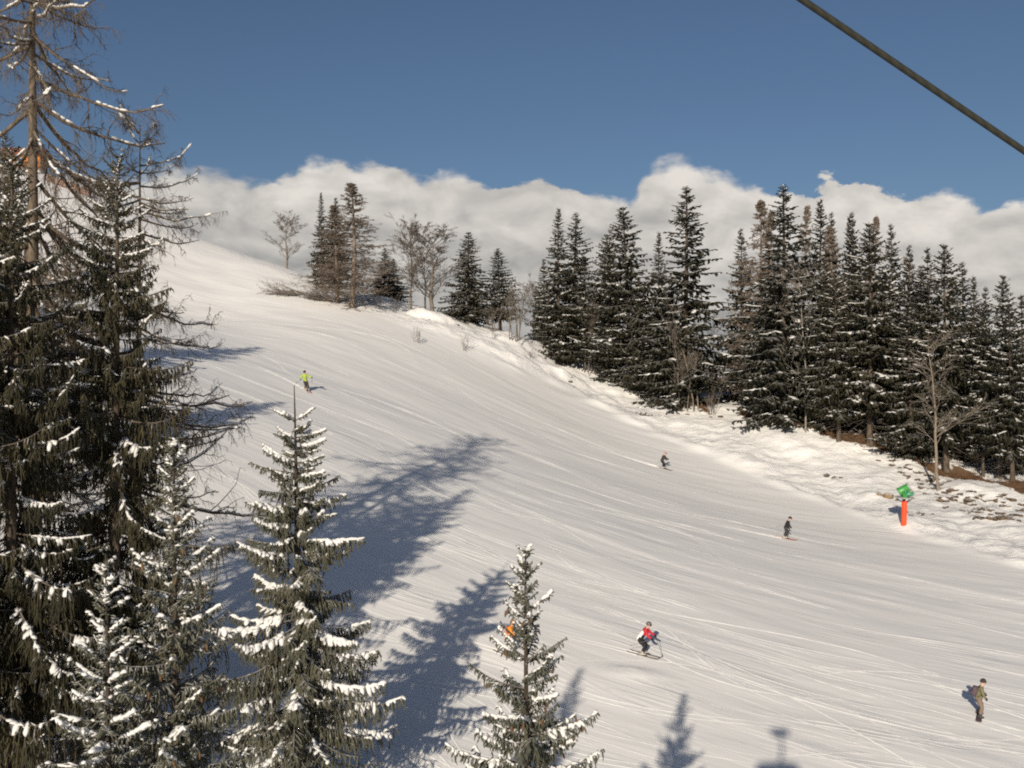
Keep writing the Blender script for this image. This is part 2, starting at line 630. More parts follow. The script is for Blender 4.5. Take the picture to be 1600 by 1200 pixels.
def build_ground():
    def axis(core0, core1, step, lo, hi):
        a = list(np.arange(core0, core1 + 1e-6, step))
        s = step
        x = core1
        while x < hi:
            s *= 1.22
            x += s
            a.append(x)
        s = step
        x = core0
        while x > lo:
            s *= 1.22
            x -= s
            a.insert(0, x)
        return np.array(a)
    xs = axis(-52, 58, 0.44, -3500, 3500)
    ys = axis(34, 150, 0.46, -900, 4500)
    X, Y = np.meshgrid(xs, ys)
    Z = zg(X, Y)
    v = np.stack([X, Y, Z], -1).reshape(-1, 3)
    ny, nx = X.shape
    i = (np.arange(ny - 1)[:, None] * nx + np.arange(nx - 1)[None]).ravel()
    f = np.stack([i, i + 1, i + nx + 1, i + nx], -1)
    g = Geo()
    g.add(v, f)
    me = g.mesh('snow_slope', M_GROUND)
    e = edge_dist(X, Y)
    piste = 1 - sstep(-1.0, 2.5, e)
    piste = np.maximum(piste * sstep(36, 41, Y), (1 - sstep(-34, -20, X)) * 0.35)
    w = wood_dist(X, Y)
    earth = 0.80 * sstep(-0.8, 0.8, w) * (1 - 0.55 * sstep(2.0, 6.0, w))
    tx = np.interp(Y, [TRACK[0][1], TRACK[1][1]], [TRACK[0][0], TRACK[1][0]])
    earth *= sstep(0.8, 2.4, np.abs(X - tx))
    bank = 0.22 * sstep(30, 40, X) * sstep(1.5, 5, e)
    earth = np.maximum(earth, bank)
    earth = np.maximum(earth, 0.2 * sstep(3, 8, e) * sstep(-10, 2, X))
    for nm, arr in (('piste', piste), ('earth', earth)):
        at = me.attributes.new(nm, 'FLOAT', 'POINT')
        at.data.foreach_set('value', arr.astype(np.float32).ravel())
    o = obj('snow_slope', me)
    tag(o, kind='structure')
    return o


build_ground()
# ------------------------------------------------------------------ tree generators (all return numpy geometry in metres, base at 0)


def trunk_geo(rng, H, r0, n=10, K=16, sway=0.15, r1=0.012, flare=0.3):
    s = np.linspace(0, 1, K)
    ph = rng.uniform(0, 6.28, 2)
    x = sway * np.sin(s * 2.3 + ph[0]) * s
    y = sway * np.sin(s * 2.0 + ph[1]) * s
    pts = np.stack([x, y, s * H], -1)[None]
    rad = (r0 * (1 - s) ** 0.85 + r1)
    rad = rad * (1 + flare * np.exp(-s * 40))
    axis = lambda z: np.stack([np.interp(z / H, s, x), np.interp(z / H, s, y), z], -1)
    return tubes(pts, rad[None], n), axis


def spruce(seed, H, R0, r0=0.2, crown0=0.06, p=0.85, ws=0.42, per=5, Kb=8, twig_step=0.075, max_twigs=22, lat=0.34,
           hang=0.5, tert=2, nr=0.022, ntw=4, sub=1, snow=1.0, snow_h=0.06, zdetail=0.0, up_top=38, low_droop=-18, gap=0.12,
           tip_up=0.30, cones=0, leader=0.7, mat=None, lean_len=0.0, az_long=None, side_min=0.08, bare_low=False, irregular=0.3, snow_w=1.0, lat_max=0.95, fill=0.0, top_gap=None, thin=0.0):
    rng = np.random.RandomState(seed)
    wood, fol, snw, con = Geo(), Geo(), Geo(), Geo()
    (tv, tf), ax = trunk_geo(rng, H, r0)
    wood.add(tv, tf)
    # ---- branches
    zs, az = [], []
    z = H - (0.25 * leader if top_gap is None else top_gap)
    z_first = z
    while z > H * crown0:
        h = z / H
        k = per if h < 0.93 else max(3, per - 1)
        a0 = rng.uniform(0, 6.28)
        for j in range(k):
            zs.append(z + rng.uniform(-0.3, 0.3) * ws)
            az.append(a0 + j * 6.283 / k + rng.uniform(-0.35, 0.35))
        z -= ws * (0.55 + 0.65 * (1 - h) ** 0.4) * rng.uniform(0.8, 1.2)
    zs, az = np.array(zs), np.array(az)
    zs = np.minimum(zs, H - 0.06)
    h = zs / H
    prof = R0 * np.clip((1 - h) / (1 - crown0), 0, 1) ** p
    low = np.clip((h - crown0) / 0.12, 0, 1)
    prof = prof * (0.55 + 0.45 * low)
    L = prof * rng.uniform(1 - irregular, 1.12, len(zs)) + 0.08
    if az_long is not None:
        L = L * (1 + lean_len * np.cos(az - az_long))
    keep = rng.rand(len(zs)) > gap
    zs, az, h, L = zs[keep], az[keep], h[keep], L[keep]
    N = len(zs)
    det = (zs >= zdetail)
    # shorter shoots between the whorls close the crown round the trunk
    isfill = np.zeros(len(zs), bool)
    if fill > 0:
        nf = int(fill * (z_first - H * crown0))
        zf = rng.uniform(H * crown0, z_first - 0.1, nf)
        hf = zf / H
        pf = R0 * np.clip((1 - hf) / (1 - crown0), 0, 1) ** p
        zs, h = np.concatenate([zs, zf]), np.concatenate([h, hf])
        az = np.concatenate([az, rng.uniform(0, 6.28, nf)])
        L = np.concatenate([L, pf * rng.uniform(0.25, 0.72, nf) + 0.06])
        isfill = np.concatenate([isfill, np.ones(nf, bool)])
    N = len(zs)
    det = (zs >= zdetail)
    e = np.radians(np.interp(h, [0, 0.5, 0.85, 1.0], [low_droop, low_droop * 0.5, max(14, up_top * 0.42), up_top]) + rng.uniform(-7, 7, N))
    s = np.linspace(0, 1, Kb)
    droop = np.interp(h, [0, 0.7, 1], [0.34, 0.22, 0.02]) * rng.uniform(0.6, 1.3, N)
    tip = tip_up * np.interp(h, [0, 0.7, 1], [1.1, 0.9, 0.2]) * rng.uniform(0.5, 1.4, N)
    rr = s[None] * np.cos(e)[:, None] * L[:, None]
    zz = (np.tan(e)[:, None] * s[None] - droop[:, None] * s[None] ** 1.5 + tip[:, None] * s[None] ** 3) * L[:, None]
    wob = rng.uniform(-0.16, 0.16, N)[:, None] * np.sin(s[None] * 3 + rng.uniform(0, 6, N)[:, None])
    a = az[:, None] + wob
    base = ax(zs)
    bp = np.stack([base[:, 0:1] + rr * np.cos(a), base[:, 1:2] + rr * np.sin(a), zs[:, None] + zz], -1)
    br = np.interp(s, [0, 1], [1, 0.25])[None] * (0.008 + 0.011 * L[:, None])
    wood.add(*tubes(bp, br, 4))
    rs = 1.0 - thin * (1.0 - np.clip(L / (0.38 * R0), 0.15, 1))
    # needles hugging the outer branch
    o = 2 if Kb > 5 else 1
    nrad = nr * np.interp(s[o:], [0, 0.3, 0.85, 1], [0.6, 0.9, 1.0, 0.25])
    fol.add(*tubes(bp[:, o:], np.broadcast_to(nrad, (N, Kb - o)) * rng.uniform(0.8, 1.2, (N, 1)) * rs[:, None], ntw))
    # leader shoot
    lp = np.stack([ax(np.linspace(H - leader, H, 5))], 0)
    fol.add(*tubes(lp, np.array([[1.0, 0.85, 0.7, 0.5, 0.2]]) * nr * (0.9 - 0.35 * thin), 5))
    # ---- side twigs
    nt_ = np.clip((L / twig_step).astype(int), 4, max_twigs)
    nt_ = np.where(det, nt_, np.maximum(4, nt_ // 2))
    bi = np.repeat(np.arange(N), nt_ * 2)
    T = len(bi)
    cnt = np.concatenate([np.arange(k * 2) for k in nt_])
    sp = 0.14 + 0.86 * ((cnt // 2) + rng.uniform(0, 1, T)) / nt_[bi]
    sp = np.clip(sp, 0.1, 0.99)
    side = np.where(cnt % 2 == 0, 1.0, -1.0)
    fi = sp * (Kb - 1)
    i0 = np.clip(fi.astype(int), 0, Kb - 2)
    fr = (fi - i0)[:, None]
    p0 = bp[bi, i0] * (1 - fr) + bp[bi, i0 + 1] * fr
    tan = nrm(bp[bi, i0 + 1] - bp[bi, i0])
    sd = nrm(np.cross(np.broadcast_to([0, 0, 1.0], tan.shape), tan)) * side[:, None]
    ang = np.radians(rng.uniform(38, 72, T))[:, None]
    dr = nrm(tan * np.cos(ang) + sd * np.sin(ang))
    tl = np.clip(lat * L[bi] * (1.0 - 0.72 * sp) * np.clip(sp / 0.25, 0.45, 1) * rng.uniform(0.55, 1.25, T), side_min, lat_max)
    hg = hang * rng.uniform(0.4, 1.5, T) * np.interp(h[bi], [0, 0.75, 0.95, 1], [1.1, 0.85, 0.3, -0.25])
    u = np.linspace(0, 1, 4)
    flat = 1.0 / np.sqrt(1 + np.maximum(hg, 0) ** 2 * 0.75)
    tp = p0[:, None] + (dr * (tl * flat)[:, None])[:, None] * (u[None, :, None] * (1 - 0.25 * np.clip(hg, 0, 1.5)[:, None, None] * u[None, :, None]))
    tp[:, :, 2] += -(hg * tl)[:, None] * u[None] ** 1.5
    tr = nr * np.array([0.75, 1.0, 0.9, 0.2])[None] * rng.uniform(0.75, 1.25, (T, 1)) * rs[bi][:, None]
    tl = tl * (1 - 0.35 * (1 - rs[bi]))
    fol.add(*tubes(tp, tr, ntw))
    # ---- tertiary twiglets
    if tert:
        kt = np.where(det[bi], np.clip(np.round(tl / 0.11), 1, tert * 2), 1).astype(int)
        ti = np.repeat(np.arange(T), kt)
        U = rng.uniform(0.2, 0.95, len(ti))
        fi = U * 3
        i0 = np.clip(fi.astype(int), 0, 2)
        fr = (fi - i0)[:, None]
        q0 = tp[ti, i0] * (1 - fr) + tp[ti, i0 + 1] * fr
        tt = nrm(tp[ti, i0 + 1] - tp[ti, i0])
        rv = rng.normal(0, 1, (len(ti), 3))
        rv[:, 2] *= 0.5
        qd = nrm(tt * 0.8 + nrm(np.cross(tt, rv)) * 0.75 + np.array([0, 0, -0.3]) * np.maximum(hg[ti], 0)[:, None])
        ql = np.clip(tl[ti] * (0.55 - 0.25 * U) * rng.uniform(0.6, 1.3, len(ti)), 0.05, 0.4)
        u = np.linspace(0, 1, 3)
        qp = q0[:, None] + qd[:, None] * (ql[:, None, None] * u[None, :, None])
        qp[:, :, 2] -= (np.maximum(hg[ti], 0) * ql)[:, None] * 0.55 * u[None] ** 2
        qr = nr * np.array([0.7, 0.9, 0.2])[None] * rng.uniform(0.7, 1.15, (len(ti), 1)) * rs[bi[ti]][:, None]
        fol.add(*tubes(qp, qr, 3))
    # ---- snow lying on branches and twigs
    if snow > 0:
        bsn = (rng.rand(N) < 0.88 * min(1, snow)) * rng.uniform(0.45, 1.25, N) * snow
        bsn = bsn * np.interp(h, [0, 0.3, 1], [0.7, 1.0, 0.9]) * np.where(isfill, 0.25, 1.0)
        sel = (rng.rand(T) < 0.62 * np.clip(bsn[bi], 0, 1)) & (sp > 0.22) & (tl > 0.06)
        c = tp[sel, 1] * 0.7 + tp[sel, 0] * 0.3
        axd = nrm(tp[sel, 2] - tp[sel, 0])
        axd[:, 2] *= 0.7
        ln = np.clip(tl[sel] * 0.42, 0.05, 0.24) * rng.uniform(0.7, 1.3, sel.sum())
        wd = snow_w * np.clip(ln * 0.5, 0.035, 0.10) * rng.uniform(0.8, 1.4, sel.sum())
        ht = snow_h * rng.uniform(0.45, 1.15, sel.sum()) * np.clip(bsn[bi[sel]], 0.5, 1.25)
        c[:, 2] += nr * 0.5 + ht * 0.45
        snw.add(*lumps(c, axd, np.stack([ln, wd, ht], -1), sub, rng, 0.26))
        # along the branch itself
        nb = np.clip((L / (0.13 * snow_w)).astype(int), 2, 16)
        bj = np.repeat(np.arange(N), nb)
        sj = np.concatenate([(np.arange(k) + 0.5) / k for k in nb]) * 0.72 + 0.26
        ok = (rng.rand(len(bj)) < 0.9 * np.clip(bsn[bj], 0, 1)) & (vnoise(bj * 3.7, sj * 4.0) > -0.28)
        bj, sj = bj[ok], sj[ok]
        fi = sj * (Kb - 1)
        i0 = np.clip(fi.astype(int), 0, Kb - 2)
        fr = (fi - i0)[:, None]
        c = bp[bj, i0] * (1 - fr) + bp[bj, i0 + 1] * fr
        axd = nrm(bp[bj, i0 + 1] - bp[bj, i0])
        M = len(bj)
        ln = snow_w * np.clip(0.085 + 0.03 * L[bj], 0.05, 0.17) * rng.uniform(0.8, 1.3, M)
        wd = snow_w * np.clip(0.03 + 0.042 * L[bj] * (1.1 - sj), 0.03, 0.15) * rng.uniform(0.7, 1.3, M)
        ht = snow_h * rng.uniform(0.6, 1.3, M) * np.clip(bsn[bj], 0.5, 1.3) * np.clip(L[bj] / 0.5, 0.4, 1)
        c[:, 2] += nr * 0.5 + ht * 0.5
        snw.add(*lumps(c, axd, np.stack([ln, wd, ht], -1), sub, rng, 0.26))
    # ---- hanging cones
    if cones:
        cand = np.where((sp > 0.55) & (h[bi] > 0.55) & (h[bi] < 0.985))[0]
        ch = rng.choice(cand, min(cones, len(cand)), replace=False)
        c0 = tp[ch, 3]
        k = len(ch)
        u = np.linspace(0, 1, 5)
        ll = rng.uniform(0.09, 0.14, k)
        dirv = nrm(np.stack([rng.normal(0, 0.12, k), rng.normal(0, 0.12, k), -np.ones(k)], -1))
        cp = c0[:, None] + dirv[:, None] * (ll[:, None, None] * u[None, :, None])
        cr = np.array([0.3, 0.95, 1.0, 0.75, 0.15])[None] * 0.021 * rng.uniform(0.8, 1.2, (k, 1))
        con.add(*tubes(cp, cr, 6))
    # ---- dead twigs on the bare lower trunk
    if bare_low:
        k = 46
        zz = rng.uniform(0.04, crown0 + 0.12, k) * H
        aa = rng.uniform(0, 6.28, k)
        ll = rng.uniform(0.5, 1.9, k)
        u = np.linspace(0, 1, 4)
        b0 = ax(zz)
        d = np.stack([np.cos(aa), np.sin(aa), rng.uniform(-0.5, 0.05, k)], -1)
        pp = b0[:, None] + d[:, None] * (ll[:, None, None] * u[None, :, None])
        pp[:, :, 2] -= 0.25 * ll[:, None] * u[None] ** 2
        wood.add(*tubes(pp, np.array([1, .8, .6, .3])[None] * 0.022 * np.ones((k, 1)), 3))
    return wood, fol, snw, con


def grow(rng, pts, rad, levels, out, up=0.15, K=5, nseg=3):
    """generic branching: pts (N,K,3), rad (N,K); levels = list of dicts"""
    for lv in levels:
        if lv['n'] == 0:
            continue
        N, K0, _ = pts.shape
        m = lv['n']
        pi = np.repeat(np.arange(N), m)
        U = rng.uniform(lv.get('u0', 0.25), lv.get('u1', 1.0), len(pi))
        fi = U * (K0 - 1)
        i0 = np.clip(fi.astype(int), 0, K0 - 2)
        fr = (fi - i0)[:, None]
        p0 = pts[pi, i0] * (1 - fr) + pts[pi, i0 + 1] * fr
        r0 = rad[pi, i0] * (1 - fr[:, 0]) + rad[pi, i0 + 1] * fr[:, 0]
        tan = nrm(pts[pi, i0 + 1] - pts[pi, i0])
        plen = np.linalg.norm(pts[:, -1] - pts[:, 0], axis=-1)[pi]
        rv = rng.normal(0, 1, (len(pi), 3))
        perp = nrm(np.cross(tan, rv))
        an = np.radians(rng.uniform(*lv['ang'], len(pi)))[:, None]
        d = nrm(tan * np.cos(an) + perp * np.sin(an) + np.array([0, 0, lv.get('up', up)]))
        ln = np.clip(plen * lv['len'] * rng.uniform(0.55, 1.25, len(pi)) * (1.15 - lv.get('tap', 0.6) * U), lv.get('lmin', 0.1), 99)
        Kc = lv.get('K', K)
        u = np.linspace(0, 1, Kc)
        w = rng.normal(0, lv.get('wob', 0.12), (len(pi), Kc, 3)) * u[None, :, None]
        w = np.cumsum(w, axis=1) * 0.5
        q = p0[:, None] + (d[:, None] * u[None, :, None] + w) * ln[:, None, None]
        q[:, :, 2] += lv.get('curve', 0.0) * (ln[:, None]) * u[None] ** 2
        rr = np.maximum(np.minimum(r0 * lv.get('rr', 0.6), lv.get('rmax', 9)), lv.get('rmin', 0.006))
        qr = rr[:, None] * np.linspace(1, lv.get('tipr', 0.35), Kc)[None]
        out.add(*tubes(q, qr, lv.get('sides', nseg)))
        pts, rad = q, qr
        lv['_pts'] = q
        lv['_rad'] = qr
    return pts, rad


def larch(seed, H, R0, r0=0.28, nb=60, crown0=0.2, p=0.7, sec=9, tw=7, tmin=0.008, snow=1.0, sub=1, hang=-0.25, low_droop=-22, twl=0.32, brad=0.016, eprof=None, third=2, lbase=0.25, tlm=0.14):
    rng = np.random.RandomState(seed)
    wood, snw = Geo(), Geo()
    (tv, tf), ax = trunk_geo(rng, H, r0, 12, 18, 0.25)
    wood.add(tv, tf)
    h = np.sort(crown0 + (0.985 - crown0) * rng.rand(nb) ** 0.9)
    zs = h * H
    az = rng.uniform(0, 6.28, nb) + np.arange(nb) * 2.4
    L = (R0 * ((1 - h) / (1 - crown0)) ** p) * rng.uniform(0.55, 1.15, nb) + lbase
    K = 10
    s = np.linspace(0, 1, K)
    ep = eprof or ([0, 0.6, 1], [low_droop, low_droop * 0.55, 35])
    e = np.radians(np.interp(h, *ep) + rng.uniform(-10, 10, nb))
    rr = s[None] * (L * np.cos(e))[:, None]
    zz = (np.tan(e)[:, None] * s[None] - 0.12 * s[None] + 0.30 * s[None] ** 2.4) * L[:, None]
    wb = np.cumsum(rng.normal(0, 0.035, (nb, K)), 1)
    wz = np.cumsum(rng.normal(0, 0.022, (nb, K)), 1) * L[:, None]
    a = az[:, None] + wb
    b0 = ax(zs)
    bp = np.stack([b0[:, 0:1] + rr * np.cos(a), b0[:, 1:2] + rr * np.sin(a), zs[:, None] + zz + wz * s[None]], -1)
    br = np.linspace(1, 0.28, K)[None] * (0.012 + brad * L[:, None])
    wood.add(*tubes(bp, br, 5))
    lv = [dict(n=sec, ang=(35, 75), len=0.34, up=-0.05, K=5, wob=0.2, rr=0.5, rmax=0.03, rmin=tmin * 1.2, u0=0.15, u1=1.0, curve=0.06),
          dict(n=tw, ang=(30, 80), len=twl, up=-0.45, K=3, wob=0.22, rr=0.55, rmax=tmin * 1.6, rmin=tmin, u0=0.1, u1=1.0, curve=hang, lmin=tlm),
          dict(n=third, ang=(25, 60), len=0.5, up=-0.3, K=2, wob=0.2, rr=0.7, rmax=tmin, rmin=tmin * 0.8, u0=0.2, u1=0.9, curve=hang, lmin=tlm * 0.7)]
    grow(rng, bp, br, lv, wood)
    if snow > 0:
        nbp = np.clip((L / 0.22).astype(int), 2, 22)
        bj = np.repeat(np.arange(nb), nbp)
        sj = np.concatenate([(np.arange(k) + 0.5) / k for k in nbp])
        ok = (vnoise(bj * 5.3 + 3, sj * 5.0) > 0.10 - 0.18 * snow) & (sj > 0.15)
        bj, sj = bj[ok], sj[ok]
        fi = sj * (K - 1)
        i0 = np.clip(fi.astype(int), 0, K - 2)
        fr = (fi - i0)[:, None]
        c = bp[bj, i0] * (1 - fr) + bp[bj, i0 + 1] * fr
        axd = nrm(bp[bj, i0 + 1] - bp[bj, i0])
        rb = br[bj, i0]
        M = len(bj)
        ht = rng.uniform(0.025, 0.06, M)
        c[:, 2] += rb + ht * 0.3
        snw.add(*lumps(c, axd, np.stack([rng.uniform(0.10, 0.2, M), rb * 0.8 + rng.uniform(0.02, 0.05, M), ht], -1), sub, rng))
    return wood, snw


def bare(seed, H, stems=1, spread=0.35, r0=0.14, levels=None, crown0=0.3, lean=0.0, stem_spread=0.4):
    rng = np.random.RandomState(seed)
    wood = Geo()
    K = 9
    s = np.linspace(0, 1, K)
    pts, rad = [], []
    for k in range(stems):
        a = rng.uniform(0, 6.28)
        d = lean + (rng.uniform(0.05, 0.28) if stems > 1 else 0.03)
        b = np.array([rng.normal(0, stem_spread), rng.normal(0, stem_spread), 0]) if stems > 1 else np.zeros(3)
        hh = H * (rng.uniform(0.6, 1.0) if stems > 1 else 0.92)
        w = np.cumsum(rng.normal(0, 0.007, (K, 2)), 0) * hh
        p = np.stack([b[0] + np.cos(a) * d * hh * s ** 1.4 + w[:, 0], b[1] + np.sin(a) * d * hh * s ** 1.4 + w[:, 1], s * hh], -1)
        pts.append(p)
        rad.append(r0 * (hh / H) * ((1 - s) ** 0.8 * 0.92 + 0.08))
    pts, rad = np.array(pts), np.array(rad)
    wood.add(*tubes(pts, rad, 8))
    lv = levels or [dict(n=16, ang=(25, 60), len=spread, up=0.35, K=6, wob=0.12, rr=0.55, u0=crown0, u1=1, tap=0.55, rmin=0.02),
                    dict(n=7, ang=(25, 55), len=0.42, up=0.2, K=5, wob=0.15, rr=0.6, u0=0.2, rmin=0.014),
                    dict(n=6, ang=(25, 55), len=0.42, up=0.12, K=4, wob=0.15, rr=0.6, u0=0.2, rmin=0.011),
                    dict(n=3, ang=(20, 50), len=0.5, up=0.1, K=3, wob=0.15, rr=0.7, u0=0.2, rmin=0.009)]
    grow(rng, pts, rad, lv, wood)
    return wood


def place_tree(name, parts, loc, label, cat, rz=0.0, scale=(1, 1, 1), group=None):
    r = empty(name, loc, rz)
    r.scale = scale
    tag(r, label, cat, group)
    for pn, me in parts:
        if me is None:
            continue
        o = obj(pn, me, r)
        if pn in ('cones', 'snow_load'):
            o['kind'] = 'stuff'
    return r


def spruce_parts(nm, geos, fmat, snowmat=M_SNOWLOAD, bark=M_BARK):
    w, f, s, c = geos
    out = [('trunk', w.mesh(nm + '_trunk', bark)), ('crown', f.mesh(nm + '_crown', fmat))]
    if s.n:
        out.append(('snow_load', s.mesh(nm + '_snow', snowmat)))
    if c.n:
        out.append(('cones', c.mesh(nm + '_cones', M_CONE)))
    return out


def at(px, d, dz=0.0):
    x = (px - 800) / F * d
    return Vector((x, d, gz(x, d) + dz))


def top_z(py, d):
    return (600 - py) / F * d


# ------------------------------------------------------------------ near trees beside the lift
def near_trees():
    # A: open-grown spruce with heavy snow pads
    b = at(463, 33, -0.3)
    H = top_z(602, 33) - b.z
    g = spruce(11, H, 4.5, 0.19, 0.05, 0.74, 0.55, 5, 8, 0.068, 26, 0.31, 1.1, 2, 0.0215, 3, 1, 0.85, 0.075, H - 10.5,
               up_top=30, low_droop=-17, gap=0.12, leader=1.5, tip_up=0.30, irregular=0.36, snow_w=1.0, fill=9, top_gap=1.15)
    place_tree('spruce_tree', spruce_parts('open_spruce', g, M_FOL_NEAR, bark=M_BARK_NEAR), b,
               'snow-laden young spruce with long bare leader in front of the big blue shadow', 'tree', 0.4)
    # D: slim spruce with cones in the middle of the bottom edge
    b = at(838, 16.8, -0.3)
    H = top_z(860, 16.8) - b.z
    g = spruce(23, H, 4.2, 0.14, 0.1, 0.84, 0.40, 5, 8, 0.05, 24, 0.30, 1.2, 3, 0.0155, 3, 1, 0.85, 0.045, H - 4.3,
               up_top=42, low_droop=-14, gap=0.10, leader=0.45, cones=80, tip_up=0.42, irregular=0.45, side_min=0.07, snow_w=0.8, fill=15)
    place_tree('spruce_tree', spruce_parts('cone_spruce', g, M_FOL_NEAR, bark=M_BARK_NEAR), b,
               'slim spruce top hung with brown cones at the bottom centre, beside the orange skier', 'tree', 1.0)
    # B: slim frosted spruce left
    b = at(286, 15.6, -0.3)
    H = top_z(688, 15.6) - b.z
    g = spruce(31, H, 2.9, 0.14, 0.1, 0.74, 0.34, 5, 8, 0.055, 20, 0.34, 0.95, 3, 0.0155, 3, 1, 0.75, 0.042, H - 6.1,
               up_top=42, low_droop=-14, gap=0.08, leader=0.5, cones=40, tip_up=0.36, irregular=0.3, side_min=0.07, snow_w=0.85, fill=14)
    place_tree('spruce_tree', spruce_parts('frosted_spruce', g, M_FOL_NEAR, bark=M_BARK_NEAR), b,
               'bushy frosted spruce rising left of the heavily snow-laden one', 'tree', 2.0)
    # C: small top far left bottom
    b = at(157, 14.6, -0.3)
    H = top_z(868, 14.6) - b.z
    g = spruce(47, H, 3.2, 0.13, 0.1, 0.86, 0.36, 5, 8, 0.06, 20, 0.34, 0.6, 3, 0.0155, 3, 1, 0.95, 0.045, H - 4.2,
               up_top=40, low_droop=-10, gap=0.12, leader=0.6, tip_up=0.30, irregular=0.35, side_min=0.07, fill=12, top_gap=0.25)
    place_tree('spruce_tree', spruce_parts('snowy_spruce', g, M_FOL_NEAR, bark=M_BARK_NEAR), b,
               'lowest spruce top in the bottom left corner, its shoots capped with snow', 'tree', 0.0)
    # E, F: old drooping spruces, one mesh shared
    b = at(176, 33.5, -0.3)
    H = top_z(240, 33.5) - b.z
    g = spruce(59, H, 4.6, 0.25, 0.10, 0.62, 0.50, 5, 8, 0.082, 22, 0.30, 1.45, 2, 0.0225, 3, 1, 0.55, 0.055, H - 16,
               up_top=35, low_droop=-20, gap=0.12, leader=0.8, tip_up=0.36, irregular=0.5, cones=0, fill=5, snow_w=0.85)
    old = spruce_parts('old_spruce', g, M_FOL_OLD)
    place_tree('spruce_tree', old, b, 'tall old spruce with drooping curtains of twigs, left of the frosted young ones', 'tree', 0.0)
    b2 = at(22, 30.5, -0.3)
    k = (top_z(231, 30.5) - b2.z) / H
    place_tree('spruce_tree', old, b2, 'dark old spruce hard against the left edge beside the larch trunk', 'tree', 2.2, (1.0, 1.0, k))
    b3 = at(-95, 29, -0.3)
    k = (top_z(190, 29) - b3.z) / H
    place_tree('spruce_tree', old, b3, 'spruce cut off by the left edge, only its snowy branch tips showing', 'tree', 4.0, (1.1, 1.1, k))
    # trees farther up the left side, whose shadows reach out on to the piste
    b4 = at(108, 57, -0.3)
    k = (top_z(372, 57) - b4.z) / H
    place_tree('spruce_tree', old, b4, 'middle-distance spruce half hidden behind the two old spruces on the left', 'tree', 1.2, (0.8, 0.8, k))
    b5 = at(12, 69, -0.3)
    k = (top_z(208, 69) - b5.z) / H
    place_tree('spruce_tree', old, b5, 'farther spruce below the chalet, behind the larch trunk at the left edge', 'tree', 3.1, (1.1, 1.1, k))
    # larches
    b = at(46, 35.5, -0.3)
    H = 17.6 - b.z
    w, s = larch(71, H, 8.2, 0.36, 100, 0.30, 0.60, 11, 11, 0.0095, 0.9, brad=0.0135, hang=-0.45, eprof=([0, 0.5, 0.8, 0.93, 1], [-42, -40, -24, 5, 40]), third=0, twl=0.52)
    place_tree('larch_tree', [('trunk', w.mesh('larch_wood', M_LARCH)), ('snow_load', s.mesh('larch_snow', M_SNOWLOAD))], b,
               'tall bare larch with snowy sweeping boughs in the top left corner', 'tree', 0.9)
    b = at(214, 40, -0.3)
    H = top_z(196, 40) - b.z
    w, s = larch(83, H, 4.9, 0.2, 84, 0.25, 0.42, 8, 8, 0.0095, 0.7, brad=0.0135, hang=-0.4, eprof=([0, 0.6, 0.9, 1], [-14, -16, -5, 40]), third=1, twl=0.40)
    place_tree('larch_tree', [('trunk', w.mesh('larch_wood', M_LARCH)), ('snow_load', s.mesh('larch_snow', M_SNOWLOAD))], b,
               'bare larch behind the tall old spruce, thin boughs reaching right over the snow', 'tree', 2.6)


near_trees()
